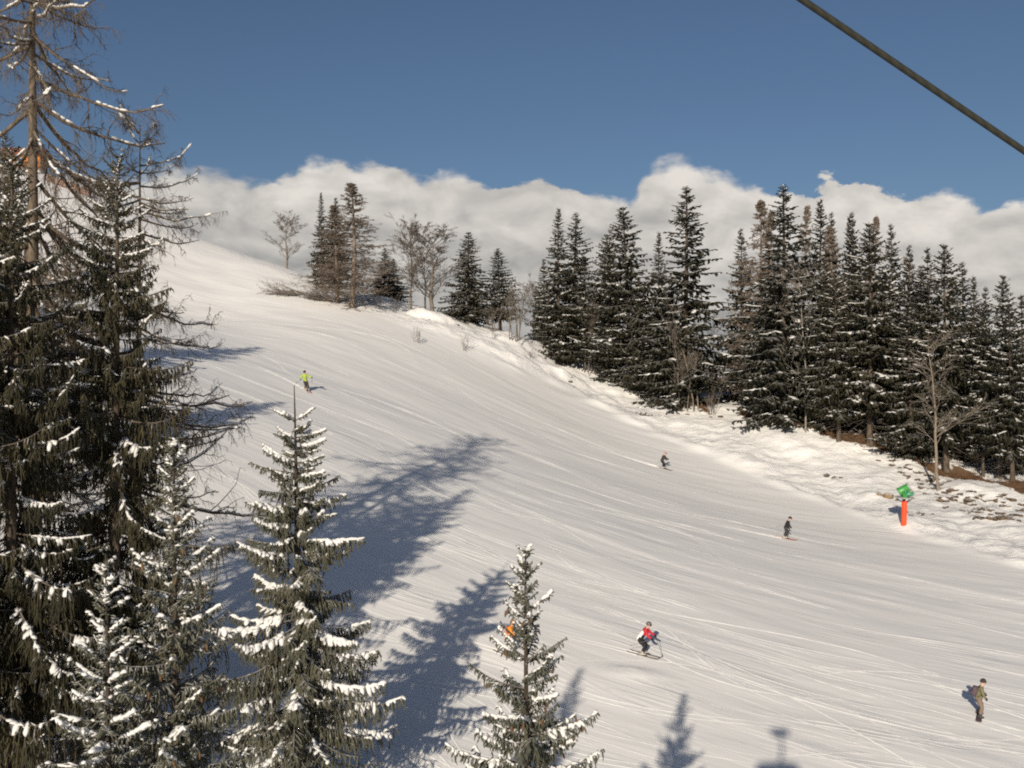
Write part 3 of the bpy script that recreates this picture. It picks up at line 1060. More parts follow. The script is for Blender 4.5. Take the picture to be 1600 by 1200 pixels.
# ------------------------------------------------------------------ trees along the far side of the run
def mid_library():
    lib = {}
    for k, (seed, R0, c0, p, per, hang, bl) in enumerate(((101, 3.0, 0.05, 0.80, 6, 0.9, False), (113, 3.0, 0.17, 0.72, 6, 1.1, True),
                                                         (127, 3.0, 0.03, 0.95, 6, 0.9, False))):
        g = spruce(seed, 20.0, R0, 0.13, c0, p, 0.60, per, 6, 0.22, 9, 0.42, hang, 1, 0.060, 3, 1, 0.62, 0.055, 0.0,
                   up_top=56, low_droop=-20, gap=0.12, fill=6, leader=1.3, tip_up=0.34, top_gap=0.55, irregular=0.5, bare_low=bl, side_min=0.16, snow_w=1.15, thin=0.75, lat_max=1.1)
        lib['s%d' % k] = spruce_parts('far_spruce_%d' % k, g, M_FOL_FAR)
    for k, seed in enumerate((151,)):
        w, s = larch(seed, 18.0, 3.0, 0.12, 210, 0.07, 0.98, 7, 6, 0.0185, 0.0, hang=-0.05, low_droop=-4, twl=0.42, brad=0.010, third=1, lbase=0.08, tlm=0.09)
        lib['l%d' % k] = [('trunk', w.mesh('far_larch_%d' % k, M_LARCH_FAR))]
    lib['l1'] = lib['l0']
    lib['s3'] = lib['s1']
    BL = [dict(n=26, ang=(30, 60), len=0.44, up=0.40, K=6, wob=0.10, rr=0.5, u0=0.28, u1=1, tap=0.62, rmin=0.03),
          dict(n=8, ang=(25, 55), len=0.42, up=0.2, K=4, wob=0.15, rr=0.6, u0=0.2, rmin=0.022),
          dict(n=7, ang=(25, 55), len=0.42, up=0.12, K=3, wob=0.15, rr=0.6, u0=0.15, rmin=0.015),
          dict(n=3, ang=(20, 50), len=0.5, up=0.1, K=2, wob=0.15, rr=0.7, u0=0.2, rmin=0.012)]
    BL2 = [dict(BL[0], u0=0.16, len=0.42), BL[1], BL[2], BL[3]]
    w = bare(171, 12.0, 1, 0.42, 0.14, BL)
    lib['b0'] = [('trunk', w.mesh('broad_bare_tree', M_BARE))]
    w = bare(177, 12.0, 1, 0.36, 0.13, BL2)
    lib['b1'] = [('trunk', w.mesh('round_bare_tree', M_BARE))]
    tl = [dict(n=9, ang=(18, 45), len=0.35, up=0.5, K=5, wob=0.1, rr=0.5, u0=0.25, u1=1, tap=0.6, rmin=0.018),
          dict(n=6, ang=(20, 50), len=0.45, up=0.2, K=4, wob=0.15, rr=0.6, u0=0.2, rmin=0.014),
          dict(n=4, ang=(20, 50), len=0.45, up=0.1, K=3, wob=0.15, rr=0.7, u0=0.2, rmin=0.011)]
    w = bare(181, 9.0, 7, 0.3, 0.07, tl, stem_spread=0.5)
    lib['t0'] = [('stems', w.mesh('thicket', M_BARE))]
    w = bare(187, 9.0, 9, 0.3, 0.065, tl, stem_spread=0.8)
    lib['t1'] = [('stems', w.mesh('thicket_wide', M_BARE))]
    pl = [dict(n=30, ang=(35, 65), len=0.26, up=0.25, K=6, wob=0.12, rr=0.4, u0=0.28, u1=1, tap=0.5, rmin=0.026, curve=-0.05),
          dict(n=7, ang=(25, 55), len=0.42, up=0.1, K=4, wob=0.15, rr=0.6, u0=0.2, rmin=0.02),
          dict(n=3, ang=(25, 55), len=0.45, up=0.05, K=3, wob=0.15, rr=0.7, u0=0.25, rmin=0.014)]
    w = bare(191, 15.0, 1, 0.3, 0.13, pl, lean=0.015)
    lib['p0'] = [('trunk', w.mesh('pale_bare_tree', M_PALE))]
    w = bare(193, 15.0, 1, 0.3, 0.10, pl, lean=0.05)
    lib['w0'] = [('trunk', w.mesh('birch', M_BIRCH))]
    sl = [dict(n=7, ang=(15, 45), len=0.5, up=0.3, K=4, wob=0.15, rr=0.6, u0=0.15, u1=1, rmin=0.008),
          dict(n=4, ang=(20, 50), len=0.5, up=0.1, K=3, wob=0.15, rr=0.7, u0=0.2, rmin=0.006)]
    w = bare(197, 1.6, 6, 0.4, 0.022, sl, stem_spread=0.18)
    lib['h0'] = [('stems', w.mesh('shrub', M_BARE))]
    return lib


LIB = mid_library()


def reach(parts, q):
    me = parts[1 if len(parts) > 1 and parts[1][0] == 'crown' else 0][1]
    co = np.empty(len(me.vertices) * 3, np.float32)
    me.vertices.foreach_get('co', co)
    co = co.reshape(-1, 3)
    return float(np.percentile(np.hypot(co[:, 0], co[:, 1]), q))


REACH = {k: reach(v, 96 if k[0] == 's' else 95) for k, v in LIB.items()}
UNIT = {'s': (20.0, 3.0), 'l': (18.0, 3.0), 'b': (12.0, 3.0), 't': (9.0, 2.2), 'p': (15.0, 3.0), 'w': (15.0, 3.0), 'h': (1.6, 0.7)}
NAMES = {'s': ('spruce_tree', 'tree'), 'l': ('larch_tree', 'tree'), 'b': ('bare_tree', 'tree'), 't': ('bare_thicket', 'shrub'),
         'p': ('bare_tree', 'tree'), 'w': ('birch_tree', 'tree'), 'h': ('bare_shrub', 'shrub')}

FAR_TREES = [  # kind, photo x of the axis, photo y of the tip, distance, width in photo points, label
    ('b1', 447, 338, 158, 46, 'small round bare tree standing alone on the open ridge'),
    ('s2', 502, 297, 147, 38, 'very slim dark spruce left of the big brown larches'),
    ('s0', 522, 306, 151, 46, 'spruce peeping out between the slim dark spruce and the brown larch'),
    ('l0', 549, 284, 135, 104, 'biggest bare brown larch at the upper piste edge, right-hand trunk of the pair'),
    ('l1', 527, 318, 137, 84, 'shorter bare brown larch, left-hand trunk of the pair at the upper piste edge'),
    ('s0', 600, 386, 152, 50, 'small spruce just right of the brown larches, left one of two'),
    ('s2', 617, 402, 155, 46, 'small spruce just right of the brown larches, right one of two'),
    ('b0', 641, 350, 142, 84, 'bare broadleaf tree with one straight dark trunk right of the small spruces'),
    ('b1', 678, 358, 143, 100, 'wide bare broadleaf tree left of the shapely snowy spruce'),
    ('b0', 664, 400, 150, 60, 'low bare tree filling the gap behind the two broadleaf trees'),
    ('s0', 733, 360, 144, 66, 'shapely snowy spruce standing apart right of the bare broadleaf trees'),
    ('s1', 782, 386, 147, 62, 'smaller snowy spruce behind the frosty bushes, second of the lone pair'),
    ('b1', 834, 442, 152, 60, 'low frosty bare tree between the lone pair of spruces and the dark clump'),
    ('s0', 850, 403, 148, 44, 'short spruce at the left foot of the twin-topped dark pair'),
    ('s2', 873, 322, 141, 78, 'left and taller of the twin-topped dark spruces'),
    ('s0', 892, 331, 143, 72, 'right and slightly shorter of the twin-topped dark spruces'),
    ('l0', 918, 398, 150, 60, 'brownish larch filling the gap right of the twin-topped spruces'),
    ('s1', 937, 362, 143, 58, 'slender spruce third left of the broad open-crowned one'),
    ('s0', 957, 356, 142, 56, 'slender spruce touching the left side of the broad open-crowned one'),
    ('s1', 984, 321, 139, 96, 'broad open-crowned spruce in the middle of the centre clump'),
    ('s2', 1030, 360, 141, 70, 'small pointed spruce between the broad one and the tallest of the centre clump'),
    ('s0', 1069, 292, 131, 118, 'tallest spruce of the centre clump, just left of the snowy forest track'),
    ('s2', 1158, 354, 134, 62, 'snowy spruce at the left end of the right wood, above the track'),
    ('l0', 1184, 309, 131, 112, 'reddish bare larch left of the highest spruce of the right wood'),
    ('l1', 1207, 326, 126, 90, 'second reddish bare larch, close behind the highest spruce of the right wood'),
    ('s0', 1222, 287, 119, 112, 'highest dark spruce of the right wood, at its left corner'),
    ('l1', 1256, 318, 136, 70, 'greyish larch top right of the highest spruce'),
    ('s2', 1278, 309, 128, 84, 'dense spruce with a double-looking tip right of the highest spruce'),
    ('s0', 1296, 330, 132, 60, 'narrow spruce in the second row right of the double-looking tip'),
    ('s1', 1311, 425, 113, 74, 'low front-row spruce with a bare foot, right of the birch'),
    ('s2', 1322, 334, 133, 64, 'narrow spruce top in the back row, left of a similar one'),
    ('s0', 1339, 330, 131, 62, 'narrow spruce top in the back row, highest between larch top and double tip'),
    ('s3', 1359, 346, 112, 100, 'front spruce with a thick bare trunk in the middle of the right wood'),
    ('l0', 1366, 333, 134, 60, 'pale larch top poking out of the middle of the right wood'),
    ('s0', 1397, 349, 123, 80, 'snow-streaked spruce right of the pale larch top'),
    ('s2', 1418, 378, 119, 70, 'spruce stepping down right of the snow-streaked one'),
    ('s1', 1440, 412, 122, 60, 'dim spruce filling the dip left of the twin tips'),
    ('s0', 1460, 384, 114, 66, 'left of the two close spruce tips above the pale bare tree'),
    ('s3', 1479, 379, 106, 84, 'right of the two close spruce tips, a pair of bare trunks at its foot'),
    ('s0', 1505, 408, 115, 66, 'spruce next right of the two close tips'),
    ('s2', 1527, 428, 112, 60, 'slim spruce in the descending row near the right edge'),
    ('s3', 1536, 470, 104, 54, 'thin-trunked spruce whose long bare stem shows near the right edge'),
    ('s0', 1543, 446, 117, 56, 'short dim spruce behind the descending row near the right edge'),
    ('s1', 1562, 428, 103, 84, 'snowy pointed spruce last but one before the right edge'),
    ('s3', 1582, 470, 100.5, 66, 'front spruce with a pale bare stem close to the right edge'),
    ('s0', 1604, 458, 106, 76, 'spruce cut by the right edge of the picture'),
    ('s1', 1204, 430, 124, 70, 'low spruce under the reddish larches at the left corner of the right wood'),
    ('s0', 1255, 455, 121, 70, 'low dark spruce behind the leaning birch'),
    ('s2', 1335, 450, 118, 80, 'low dark spruce behind the thick bare trunk'),
    ('s0', 1425, 470, 109, 80, 'bushy low spruce just left of the pale bare tree'),
    ('s2', 1510, 500, 110, 76, 'low dark spruce right of the pale bare tree'),
    ('l0', 1300, 350, 127, 80, 'reddish larch in the second row between the double-looking tip and the front trunk'),
    ('l1', 1420, 400, 125, 74, 'dull brown larch behind the snow-streaked spruce'),
    ('l0', 1492, 432, 118, 66, 'dull brown larch right of the two close tips'),
    ('s1', 1376, 420, 120, 84, 'dark spruce filling in right of the thick bare trunk'),
    ('s0', 1285, 400, 117, 78, 'dark spruce filling in right of the leaning birch'),
    ('s0', 1003, 430, 137, 66, 'low spruce at the right foot of the broad open-crowned one'),
    ('s2', 952, 455, 140, 62, 'low dark spruce behind the thin stems of the centre clump'),
    ('s2', 1048, 440, 134, 66, 'low spruce at the left foot of the tallest of the centre clump'),
    ('s2', 1011, 585, None, 28, 'tiny snow-plastered spruce sapling below the centre clump'),
    ('s2', 1048, 605, None, 22, 'tiny sapling at the foot of the thicket left of the track'),
    ('t0', 925, 440, None, 56, 'thin bare stems at the left front of the centre clump'),
    ('t1', 1086, 468, None, 92, 'tall bare thicket in front of the tallest centre spruce'),
    ('t0', 803, 432, None, 62, 'frosty brown bare bush with forked stems below the lone spruces'),
    ('t0', 768, 470, 143, 40, 'small bare bush between the lone pair of spruces'),
    ('t1', 1112, 575, 127, 34, 'low bare bush beside the forest track'),
    ('w0', 1262, 408, 116, 70, 'pale leaning birch in front of the dark spruces'),
    ('p0', 1468, 508, None, 92, 'pale bare tree standing out in front of the right wood'),
    ('h0', 651, 510, None, 16, 'small bare shrub on the snow below the wide broadleaf tree'),
    ('h0', 727, 520, None, 16, 'small bare shrub on the snow below the shapely snowy spruce'),
    ('h0', 771, 505, None, 12, 'thin bare shrub left of the frosty forked bush'),
    ('h0', 830, 545, None, 14, 'thin bare shrub right of the frosty forked bush'),
    ('h0', 591, 455, 137, 18, 'bare shrub in the shade right of the brown larches'),
    ('h0', 620, 458, 139, 18, 'bare shrub in the shade under the broadleaf trunk'),
    ('h0', 1193, 640, None, 12, 'single bare shrub beside the forest track mouth'),
]
FOOT = {1011: 624, 1048: 634, 925: 584, 1086: 640, 803: 532, 1468: 766, 651: 536, 727: 549, 771: 529, 830: 560, 1193: 657}


def far_trees():
    rng = np.random.RandomState(77)
    for kind, px, ty, d, wpx, label in FAR_TREES:
        if d is None:
            b = hit(px, FOOT[px], 60.0)
            d = b.y
        else:
            b = at(px, d)
        Hs, Rs = UNIT[kind[0]]
        H = top_z(ty, d) - b.z
        if H < 0.5:
            H = 0.8
        w = wpx / 2 * d / F * (1.2 if px > 1140 else 1.12) * rng.uniform(0.88, 1.22)
        sx = w / REACH[kind]
        nm, cat = NAMES[kind[0]]
        b.z -= 0.12
        grp = 'trees along the far side of the piste' if cat == 'tree' else 'bare bushes beyond the piste'
        rz = rng.uniform(0, 6.28)
        if kind == 'w0':
            rz = 0.9
        t = place_tree(nm, LIB[kind], b, label, cat, rz, (sx, sx, H / Hs * 1.0), grp)
        t.rotation_euler = (rng.normal(0, 0.018), rng.normal(0, 0.018), rz)


far_trees()


def brush():
    """brown dead growth along the edge of the wood"""
    rng = np.random.RandomState(9)
    n = 1100
    x = rng.uniform(WOOD[0, 0], WOOD[-1, 0] + 8, n)
    e = np.interp(x, WOOD[:, 0], WOOD[:, 1])
    y = e + rng.gamma(1.6, 1.3, n) - 0.6
    tx = np.interp(y, [TRACK[0][1], TRACK[1][1]], [TRACK[0][0], TRACK[1][0]])
    ok = np.abs(x - tx) > 1.8
    x, y = x[ok], y[ok]
    z = zg(x, y)
    k = 4
    x, y, z = [np.repeat(a, k) for a in (x, y, z)]
    m = len(x)
    L = rng.uniform(0.25, 0.9, m)
    d = nrm(np.stack([rng.normal(0, 0.6, m), rng.normal(0, 0.6, m), rng.uniform(0.3, 1, m)], -1))
    u = np.linspace(0, 1, 3)
    p = np.stack([x, y, z - 0.05], -1)[:, None] + d[:, None] * (L[:, None, None] * u[None, :, None])
    p[:, :, 2] -= 0.25 * L[:, None] * u[None] ** 2
    g = Geo()
    g.add(*tubes(p, np.array([0.022, 0.016, 0.006])[None] * np.ones((m, 1)), 3))
    mm = plain('dead_growth', (0.16, 0.09, 0.05), 0.9, 0.1, 0.5, 3.0)
    o = obj('undergrowth', g.mesh('undergrowth', mm))
    tag(o, 'dead red-brown undergrowth along the foot of the woods', 'undergrowth', kind='stuff')


brush()
# ------------------------------------------------------------------ lift rope and gondola (behind the camera; only its shadow is in view)
def rope_mat():
    m, nt = material('steel_rope')
    tc = nt.n('ShaderNodeTexCoord')
    wv = nt.n('ShaderNodeTexWave', {'Vector': tc.outputs['Object'], 'Scale': 9.0, 'Distortion': 0.5}, wave_type='BANDS', bands_direction='DIAGONAL')
    c = nt.mix(wv.outputs['Fac'], (0.026, 0.026, 0.02, 1), (0.036, 0.036, 0.028, 1))
    bp = nt.n('ShaderNodeBump', {'Height': wv.outputs['Fac'], 'Strength': 0.25, 'Distance': 0.004})
    finish(nt, c, 0.75, 0.2, bp.outputs[0])
    return m


M_ROPE = rope_mat()
P1 = np.array([(1254 - 800) / F * 6.0, 6.0, 600 / F * 6.0])
P2 = np.array([0.5 * 6.5, 6.5, (600 - 236) / F * 6.5])
RD = (P2 - P1) / np.linalg.norm(P2 - P1)


def ropes():
    for q, lab in ((P1, 'dark steel lift rope crossing the top right corner of the sky'),
                   (np.array([0.0, -0.95, 2.3]), 'steel lift rope overhead that carries the gondola cabin')):
        s = np.linspace(-70, 70, 60)
        pts = (q[None] + RD[None] * s[:, None])[None]
        pts[:, :, 2] += 0.00025 * s[None] ** 2
        g = Geo()
        g.add(*tubes(pts, np.full((1, 60), 0.0205), 12))
        tag(obj('lift_rope', g.mesh('lift_rope', M_ROPE)), lab, 'rope', 'ropes of the gondola lift')


ropes()


def gondola():
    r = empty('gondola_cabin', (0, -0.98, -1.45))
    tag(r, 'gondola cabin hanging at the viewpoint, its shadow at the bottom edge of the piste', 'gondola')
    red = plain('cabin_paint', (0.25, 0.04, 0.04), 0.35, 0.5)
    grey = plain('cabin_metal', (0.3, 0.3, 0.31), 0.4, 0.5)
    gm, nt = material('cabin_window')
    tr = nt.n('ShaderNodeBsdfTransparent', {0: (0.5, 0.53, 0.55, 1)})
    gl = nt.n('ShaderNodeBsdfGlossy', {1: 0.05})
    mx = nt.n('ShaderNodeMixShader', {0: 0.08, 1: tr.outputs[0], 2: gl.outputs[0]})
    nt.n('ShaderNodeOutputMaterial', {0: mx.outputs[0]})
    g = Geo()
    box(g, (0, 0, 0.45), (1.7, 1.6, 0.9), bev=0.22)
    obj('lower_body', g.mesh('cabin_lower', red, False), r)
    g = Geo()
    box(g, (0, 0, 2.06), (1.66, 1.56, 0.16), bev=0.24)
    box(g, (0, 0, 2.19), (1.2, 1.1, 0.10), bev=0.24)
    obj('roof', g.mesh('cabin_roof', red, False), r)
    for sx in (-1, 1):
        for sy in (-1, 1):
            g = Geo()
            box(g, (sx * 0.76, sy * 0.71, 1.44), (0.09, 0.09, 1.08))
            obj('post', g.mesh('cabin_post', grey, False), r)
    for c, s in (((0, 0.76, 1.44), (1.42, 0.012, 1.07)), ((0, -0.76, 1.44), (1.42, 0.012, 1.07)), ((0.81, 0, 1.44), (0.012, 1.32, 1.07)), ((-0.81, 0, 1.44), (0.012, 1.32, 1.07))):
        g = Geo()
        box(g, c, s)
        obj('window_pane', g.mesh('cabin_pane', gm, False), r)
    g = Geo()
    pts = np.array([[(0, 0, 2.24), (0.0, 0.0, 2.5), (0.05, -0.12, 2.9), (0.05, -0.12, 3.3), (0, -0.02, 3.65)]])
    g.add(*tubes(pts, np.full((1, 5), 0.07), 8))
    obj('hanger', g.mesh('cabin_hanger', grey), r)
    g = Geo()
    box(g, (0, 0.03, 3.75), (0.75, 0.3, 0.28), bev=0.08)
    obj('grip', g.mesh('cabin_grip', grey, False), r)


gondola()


# ------------------------------------------------------------------ people
def skin_geo(verts, edges, radii, root=0, sub=2):
    me = bpy.data.meshes.new('tmp')
    me.from_pydata(verts, edges, [])
    o = bpy.data.objects.new('tmp', me)
    COL.objects.link(o)
    md = o.modifiers.new('skin', 'SKIN')
    md.use_smooth_shade = True
    sv = me.skin_vertices[0].data
    for i, rr in enumerate(radii):
        sv[i].radius = rr if isinstance(rr, tuple) else (rr, rr)
        sv[i].use_root = (i == root)
    ms = o.modifiers.new('sub', 'SUBSURF')
    ms.levels = sub
    ms.render_levels = sub
    dg = bpy.context.evaluated_depsgraph_get()
    dg.update()
    out = bpy.data.meshes.new_from_object(o.evaluated_get(dg))
    bpy.data.objects.remove(o, do_unlink=True)
    bpy.data.meshes.remove(me)
    return out


M_SKIN = plain('skin', (0.55, 0.34, 0.25), 0.6)
M_BLACK = plain('black_cloth', (0.022, 0.021, 0.022), 0.8, 0.2, 0.3)
M_DARK = plain('charcoal_cloth', (0.045, 0.038, 0.036), 0.8, 0.2, 0.3)
M_RED = plain('red_cloth', (0.50, 0.028, 0.045), 0.7, 0.25)
M_WHITE = plain('white_cloth', (0.75, 0.74, 0.72), 0.7, 0.25)
M_LIME = plain('lime_cloth', (0.36, 0.47, 0.07), 0.7, 0.25)
M_ORANGE = plain('orange_cloth', (0.80, 0.26, 0.025), 0.7, 0.25)
M_OLIVE = plain('olive_cloth', (0.16, 0.145, 0.085), 0.8, 0.2, 0.3)
M_BROWNP = plain('brown_cloth', (0.20, 0.145, 0.11), 0.8, 0.2, 0.3)
M_PURP = plain('dusk_cloth', (0.10, 0.07, 0.085), 0.8, 0.2, 0.3)
M_ROSE = plain('rose_cloth', (0.48, 0.24, 0.23), 0.8, 0.2)
M_BOOT = plain('boot_shell', (0.38, 0.35, 0.31), 0.4, 0.5)
M_BOOTD = plain('boot_shell_dark', (0.05, 0.045, 0.045), 0.5, 0.4)
M_LENS = plain('goggle_lens', (0.03, 0.03, 0.035), 0.1, 0.6)
M_SKI = plain('ski_top', (0.10, 0.075, 0.06), 0.35, 0.5, 0.5)
M_SKIRED = plain('ski_red', (0.30, 0.06, 0.03), 0.35, 0.5, 0.4)
M_METAL = plain('pole_metal', (0.10, 0.10, 0.10), 0.4, 0.5)
M_GREYH = plain('grey_helmet', (0.12, 0.11, 0.11), 0.35, 0.5, 0.4)


def lerp(a, b, t):
    return tuple(a[i] * (1 - t) + b[i] * t for i in range(3))


def person(label, pos, heading, J, mats, helmet=M_BLACK, goggles=True, white_back=False, boots=M_BOOT, scale=1.0):
    """J: joints in the person's own frame (x forward, y left, z up, metres); heading = (x, y) facing direction"""
    rz = math.atan2(heading[1], heading[0])
    r = empty('person', pos, rz)
    r.scale = (scale,) * 3
    tag(r, label, 'person', 'people out on the piste')
    jk, pn, gl = mats
    pel, chest, neck, head = J['pelvis'], J['chest'], J['neck'], J['head']
    mid = lerp(pel, chest, 0.5)
    mid = (mid[0] - 0.03, mid[1], mid[2])
    fw = (math.cos(J.get('look', 0)), math.sin(J.get('look', 0)))
    V = [pel, mid, chest, neck, (head[0], head[1], head[2] - 0.05), (head[0], head[1], head[2] + 0.07),
         (head[0] + 0.115 * fw[0], head[1] + 0.115 * fw[1], head[2] - 0.01)]
    Rr = [(0.10, 0.09), (0.10, 0.09), (0.115, 0.095), 0.058, 0.085, 0.095, 0.02]
    E = [(0, 1), (1, 2), (2, 3), (3, 4), (4, 5), (4, 6)]
    for s in ('l', 'r'):
        sh, el, ha = J['sh_' + s], J['el_' + s], J['ha_' + s]
        n = len(V)
        V += [sh, el, lerp(el, ha, 0.93)]
        Rr += [0.06, 0.045, 0.034]
        E += [(2, n), (n, n + 1), (n + 1, n + 2)]
        hp = (pel[0], pel[1] + (0.1 if s == 'l' else -0.1), pel[2] - 0.06)
        kn, an = J['kn_' + s], J['an_' + s]
        n = len(V)
        V += [hp, kn, lerp(kn, an, 0.4), an]
        Rr += [0.08, 0.062, 0.06, 0.045]
        E += [(0, n), (n, n + 1), (n + 1, n + 2), (n + 2, n + 3)]
    b = skin_geo(V, E, Rr)
    b.materials.clear()
    b.materials.append(M_SKIN)
    obj('body', b, r)
    # jacket
    hem = (pel[0] + 0.01, pel[1], pel[2] - 0.10)
    V = [mid, chest, lerp(chest, neck, 0.75), pel, hem]
    Rr = [(0.155, 0.175), (0.16, 0.19), (0.085, 0.085), (0.165, 0.19), (0.165, 0.185)]
    E = [(0, 1), (1, 2), (0, 3), (3, 4)]
    for s in ('l', 'r'):
        sh, el, ha = J['sh_' + s], J['el_' + s], J['ha_' + s]
        n = len(V)
        V += [sh, lerp(sh, el, 0.5), el, lerp(el, ha, 0.85)]
        Rr += [0.095, 0.085, 0.076, 0.06]
        E += [(1, n), (n, n + 1), (n + 1, n + 2), (n + 2, n + 3)]
    jm = skin_geo(V, E, Rr)
    jm.materials.clear()
    jm.materials.append(jk)
    if white_back:
        jm.materials.append(M_WHITE)
        jm.materials.append(M_BLACK)
        ln = Vector(chest) - Vector(pel)
        for pl in jm.polygons:
            c = pl.center
            t = (Vector(c) - Vector(pel)).dot(ln) / ln.length_squared
            ctr = Vector(pel) + ln * t
            back = c.x - ctr.x
            if -0.5 < t < 0.98 and abs(c.y) < 0.2:
                if back < -0.03:
                    pl.material_index = 1
                elif t < 0.62:
                    pl.material_index = 2
    obj('jacket', jm, r)
    # trousers
    V = [(pel[0], pel[1], pel[2] + 0.10), (pel[0], pel[1], pel[2] - 0.03)]
    Rr = [(0.135, 0.16), (0.145, 0.17)]
    E = [(0, 1)]
    for s in ('l', 'r'):
        hp = (pel[0] + 0.01, pel[1] + (0.1 if s == 'l' else -0.1), pel[2] - 0.12)
        kn, an = J['kn_' + s], J['an_' + s]
        n = len(V)
        V += [hp, lerp(hp, kn, 0.5), kn, lerp(kn, an, 0.45), lerp(kn, an, 0.88)]
        Rr += [0.125, 0.115, 0.098, 0.098, 0.088]
        E += [(1, n), (n, n + 1), (n + 1, n + 2), (n + 2, n + 3), (n + 3, n + 4)]
    pm = skin_geo(V, E, Rr)
    pm.materials.clear()
    pm.materials.append(pn)
    obj('trousers', pm, r)
    # helmet and goggles
    hv, hf = ICO[3]
    th = math.atan2(fw[1], fw[0])
    Rz = np.array([[math.cos(th), -math.sin(th), 0], [math.sin(th), math.cos(th), 0], [0, 0, 1]])
    v = hv * np.array([0.145, 0.125, 0.135])
    v[:, 2] = np.maximum(v[:, 2], -0.05 + 0.05 * (v[:, 0] > 0.03))
    g = Geo()
    g.add(v @ Rz.T + np.array([head[0], head[1], head[2] + 0.055]), hf)
    hm = obj('helmet', g.mesh('helmet', helmet), r)
    if goggles:
        g = Geo()
        a = np.linspace(-1.15, 1.15, 9)
        for z0, z1, rad in ((-0.035, 0.05, 0.122),):
            vi = np.concatenate([np.stack([np.cos(a) * rad * 1.05, np.sin(a) * rad, np.full(9, z0)], -1), np.stack([np.cos(a) * rad * 1.05, np.sin(a) * rad, np.full(9, z1)], -1),
                                 np.stack([np.cos(a) * rad * 0.8, np.sin(a) * rad * 0.8, np.full(9, z0)], -1), np.stack([np.cos(a) * rad * 0.8, np.sin(a) * rad * 0.8, np.full(9, z1)], -1)])
            q = [(i, i + 1, 9 + i + 1, 9 + i) for i in range(8)] + [(9 + i, 9 + i + 1, 27 + i + 1, 27 + i) for i in range(8)] + [(18 + i + 1, 18 + i, i, i + 1) for i in range(8)]
            g.add(vi @ Rz.T + np.array([head[0] + 0.012 * fw[0], head[1] + 0.012 * fw[1], head[2] + 0.02]), np.array(q))
        obj('goggles', g.mesh('goggles', M_LENS), hm)
    # gloves: palm, four fingers and a thumb curled round the grip
    for s in ('l', 'r'):
        el, ha = np.array(J['el_' + s]), np.array(J['ha_' + s])
        d = (ha - el) / np.linalg.norm(ha - el)
        sdv = np.cross(d, [0, 0, 1.0])
        sdv /= np.linalg.norm(sdv) + 1e-9
        dn = np.cross(sdv, d)
        g = Geo()
        pw = ha - d * 0.05
        g.add(*tubes(np.array([[pw - d * 0.07, pw - d * 0.03, pw + d * 0.03, pw + d * 0.07]]), np.array([[0.045, 0.05, 0.048, 0.02]]), 8))
        for k in range(4):
            o0 = pw + d * 0.05 + dn * (0.033 - 0.022 * k)
            L = (0.075, 0.085, 0.08, 0.062)[k]
            inw = sdv * (1 if s == 'l' else -1)
            pp = np.array([[o0, o0 + d * L * 0.55, o0 + d * L * 0.7 + inw * L * 0.45, o0 + d * L * 0.25 + inw * L * 0.75]])
            g.add(*tubes(pp, np.array([[0.014, 0.014, 0.013, 0.008]]), 6))
        o0 = pw + dn * 0.045 - d * 0.02
        g.add(*tubes(np.array([[o0, o0 + d * 0.035 + dn * 0.02, o0 + d * 0.065 + inw * 0.03]]), np.array([[0.017, 0.015, 0.009]]), 6))
        obj('glove', g.mesh('glove', gl), r)
    # boots
    for s in ('l', 'r'):
        an = np.array(J['an_' + s])
        kn = np.array(J['kn_' + s])
        up = nrm((kn - an)[None])[0]
        g = Geo()
        g.add(*tubes(np.array([[an - up * 0.06, an, an + up * 0.10, an + up * 0.19]]), np.array([[0.055, 0.068, 0.07, 0.078]]), 8))
        fx = J.get('toe', (1, 0))
        f3 = np.array([fx[0], fx[1], 0.0])
        g.add(*tubes(np.array([[an - f3 * 0.13 + [0, 0, -0.055], an - f3 * 0.10 + [0, 0, -0.04], an + f3 * 0.07 + [0, 0, -0.045], an + f3 * 0.18 + [0, 0, -0.07], an + f3 * 0.20 + [0, 0, -0.08]]]),
                     np.array([[0.01, 0.06, 0.062, 0.045, 0.01]]), 8))
        obj('boot', g.mesh('boot', boots), r)
    return r


def to_world(r, p):
    return Matrix.Rotation(r.rotation_euler[2], 3, 'Z') @ (Vector(p) * r.scale[0]) + r.location


def frame_on_snow(x, y, hd):
    e = 0.5
    h = Vector((hd[0], hd[1], 0)).normalized()
    t = Vector((h.x, h.y, (gz(x + h.x * e, y + h.y * e) - gz(x - h.x * e, y - h.y * e)) / (2 * e))).normalized()
    s = Vector((-h.y, h.x, 0))
    s = Vector((s.x, s.y, (gz(x + s.x * e, y + s.y * e) - gz(x - s.x * e, y - s.y * e)) / (2 * e))).normalized()
    n = t.cross(s).normalized()
    s = n.cross(t)
    return Matrix((t, s, n)).transposed().to_4x4()


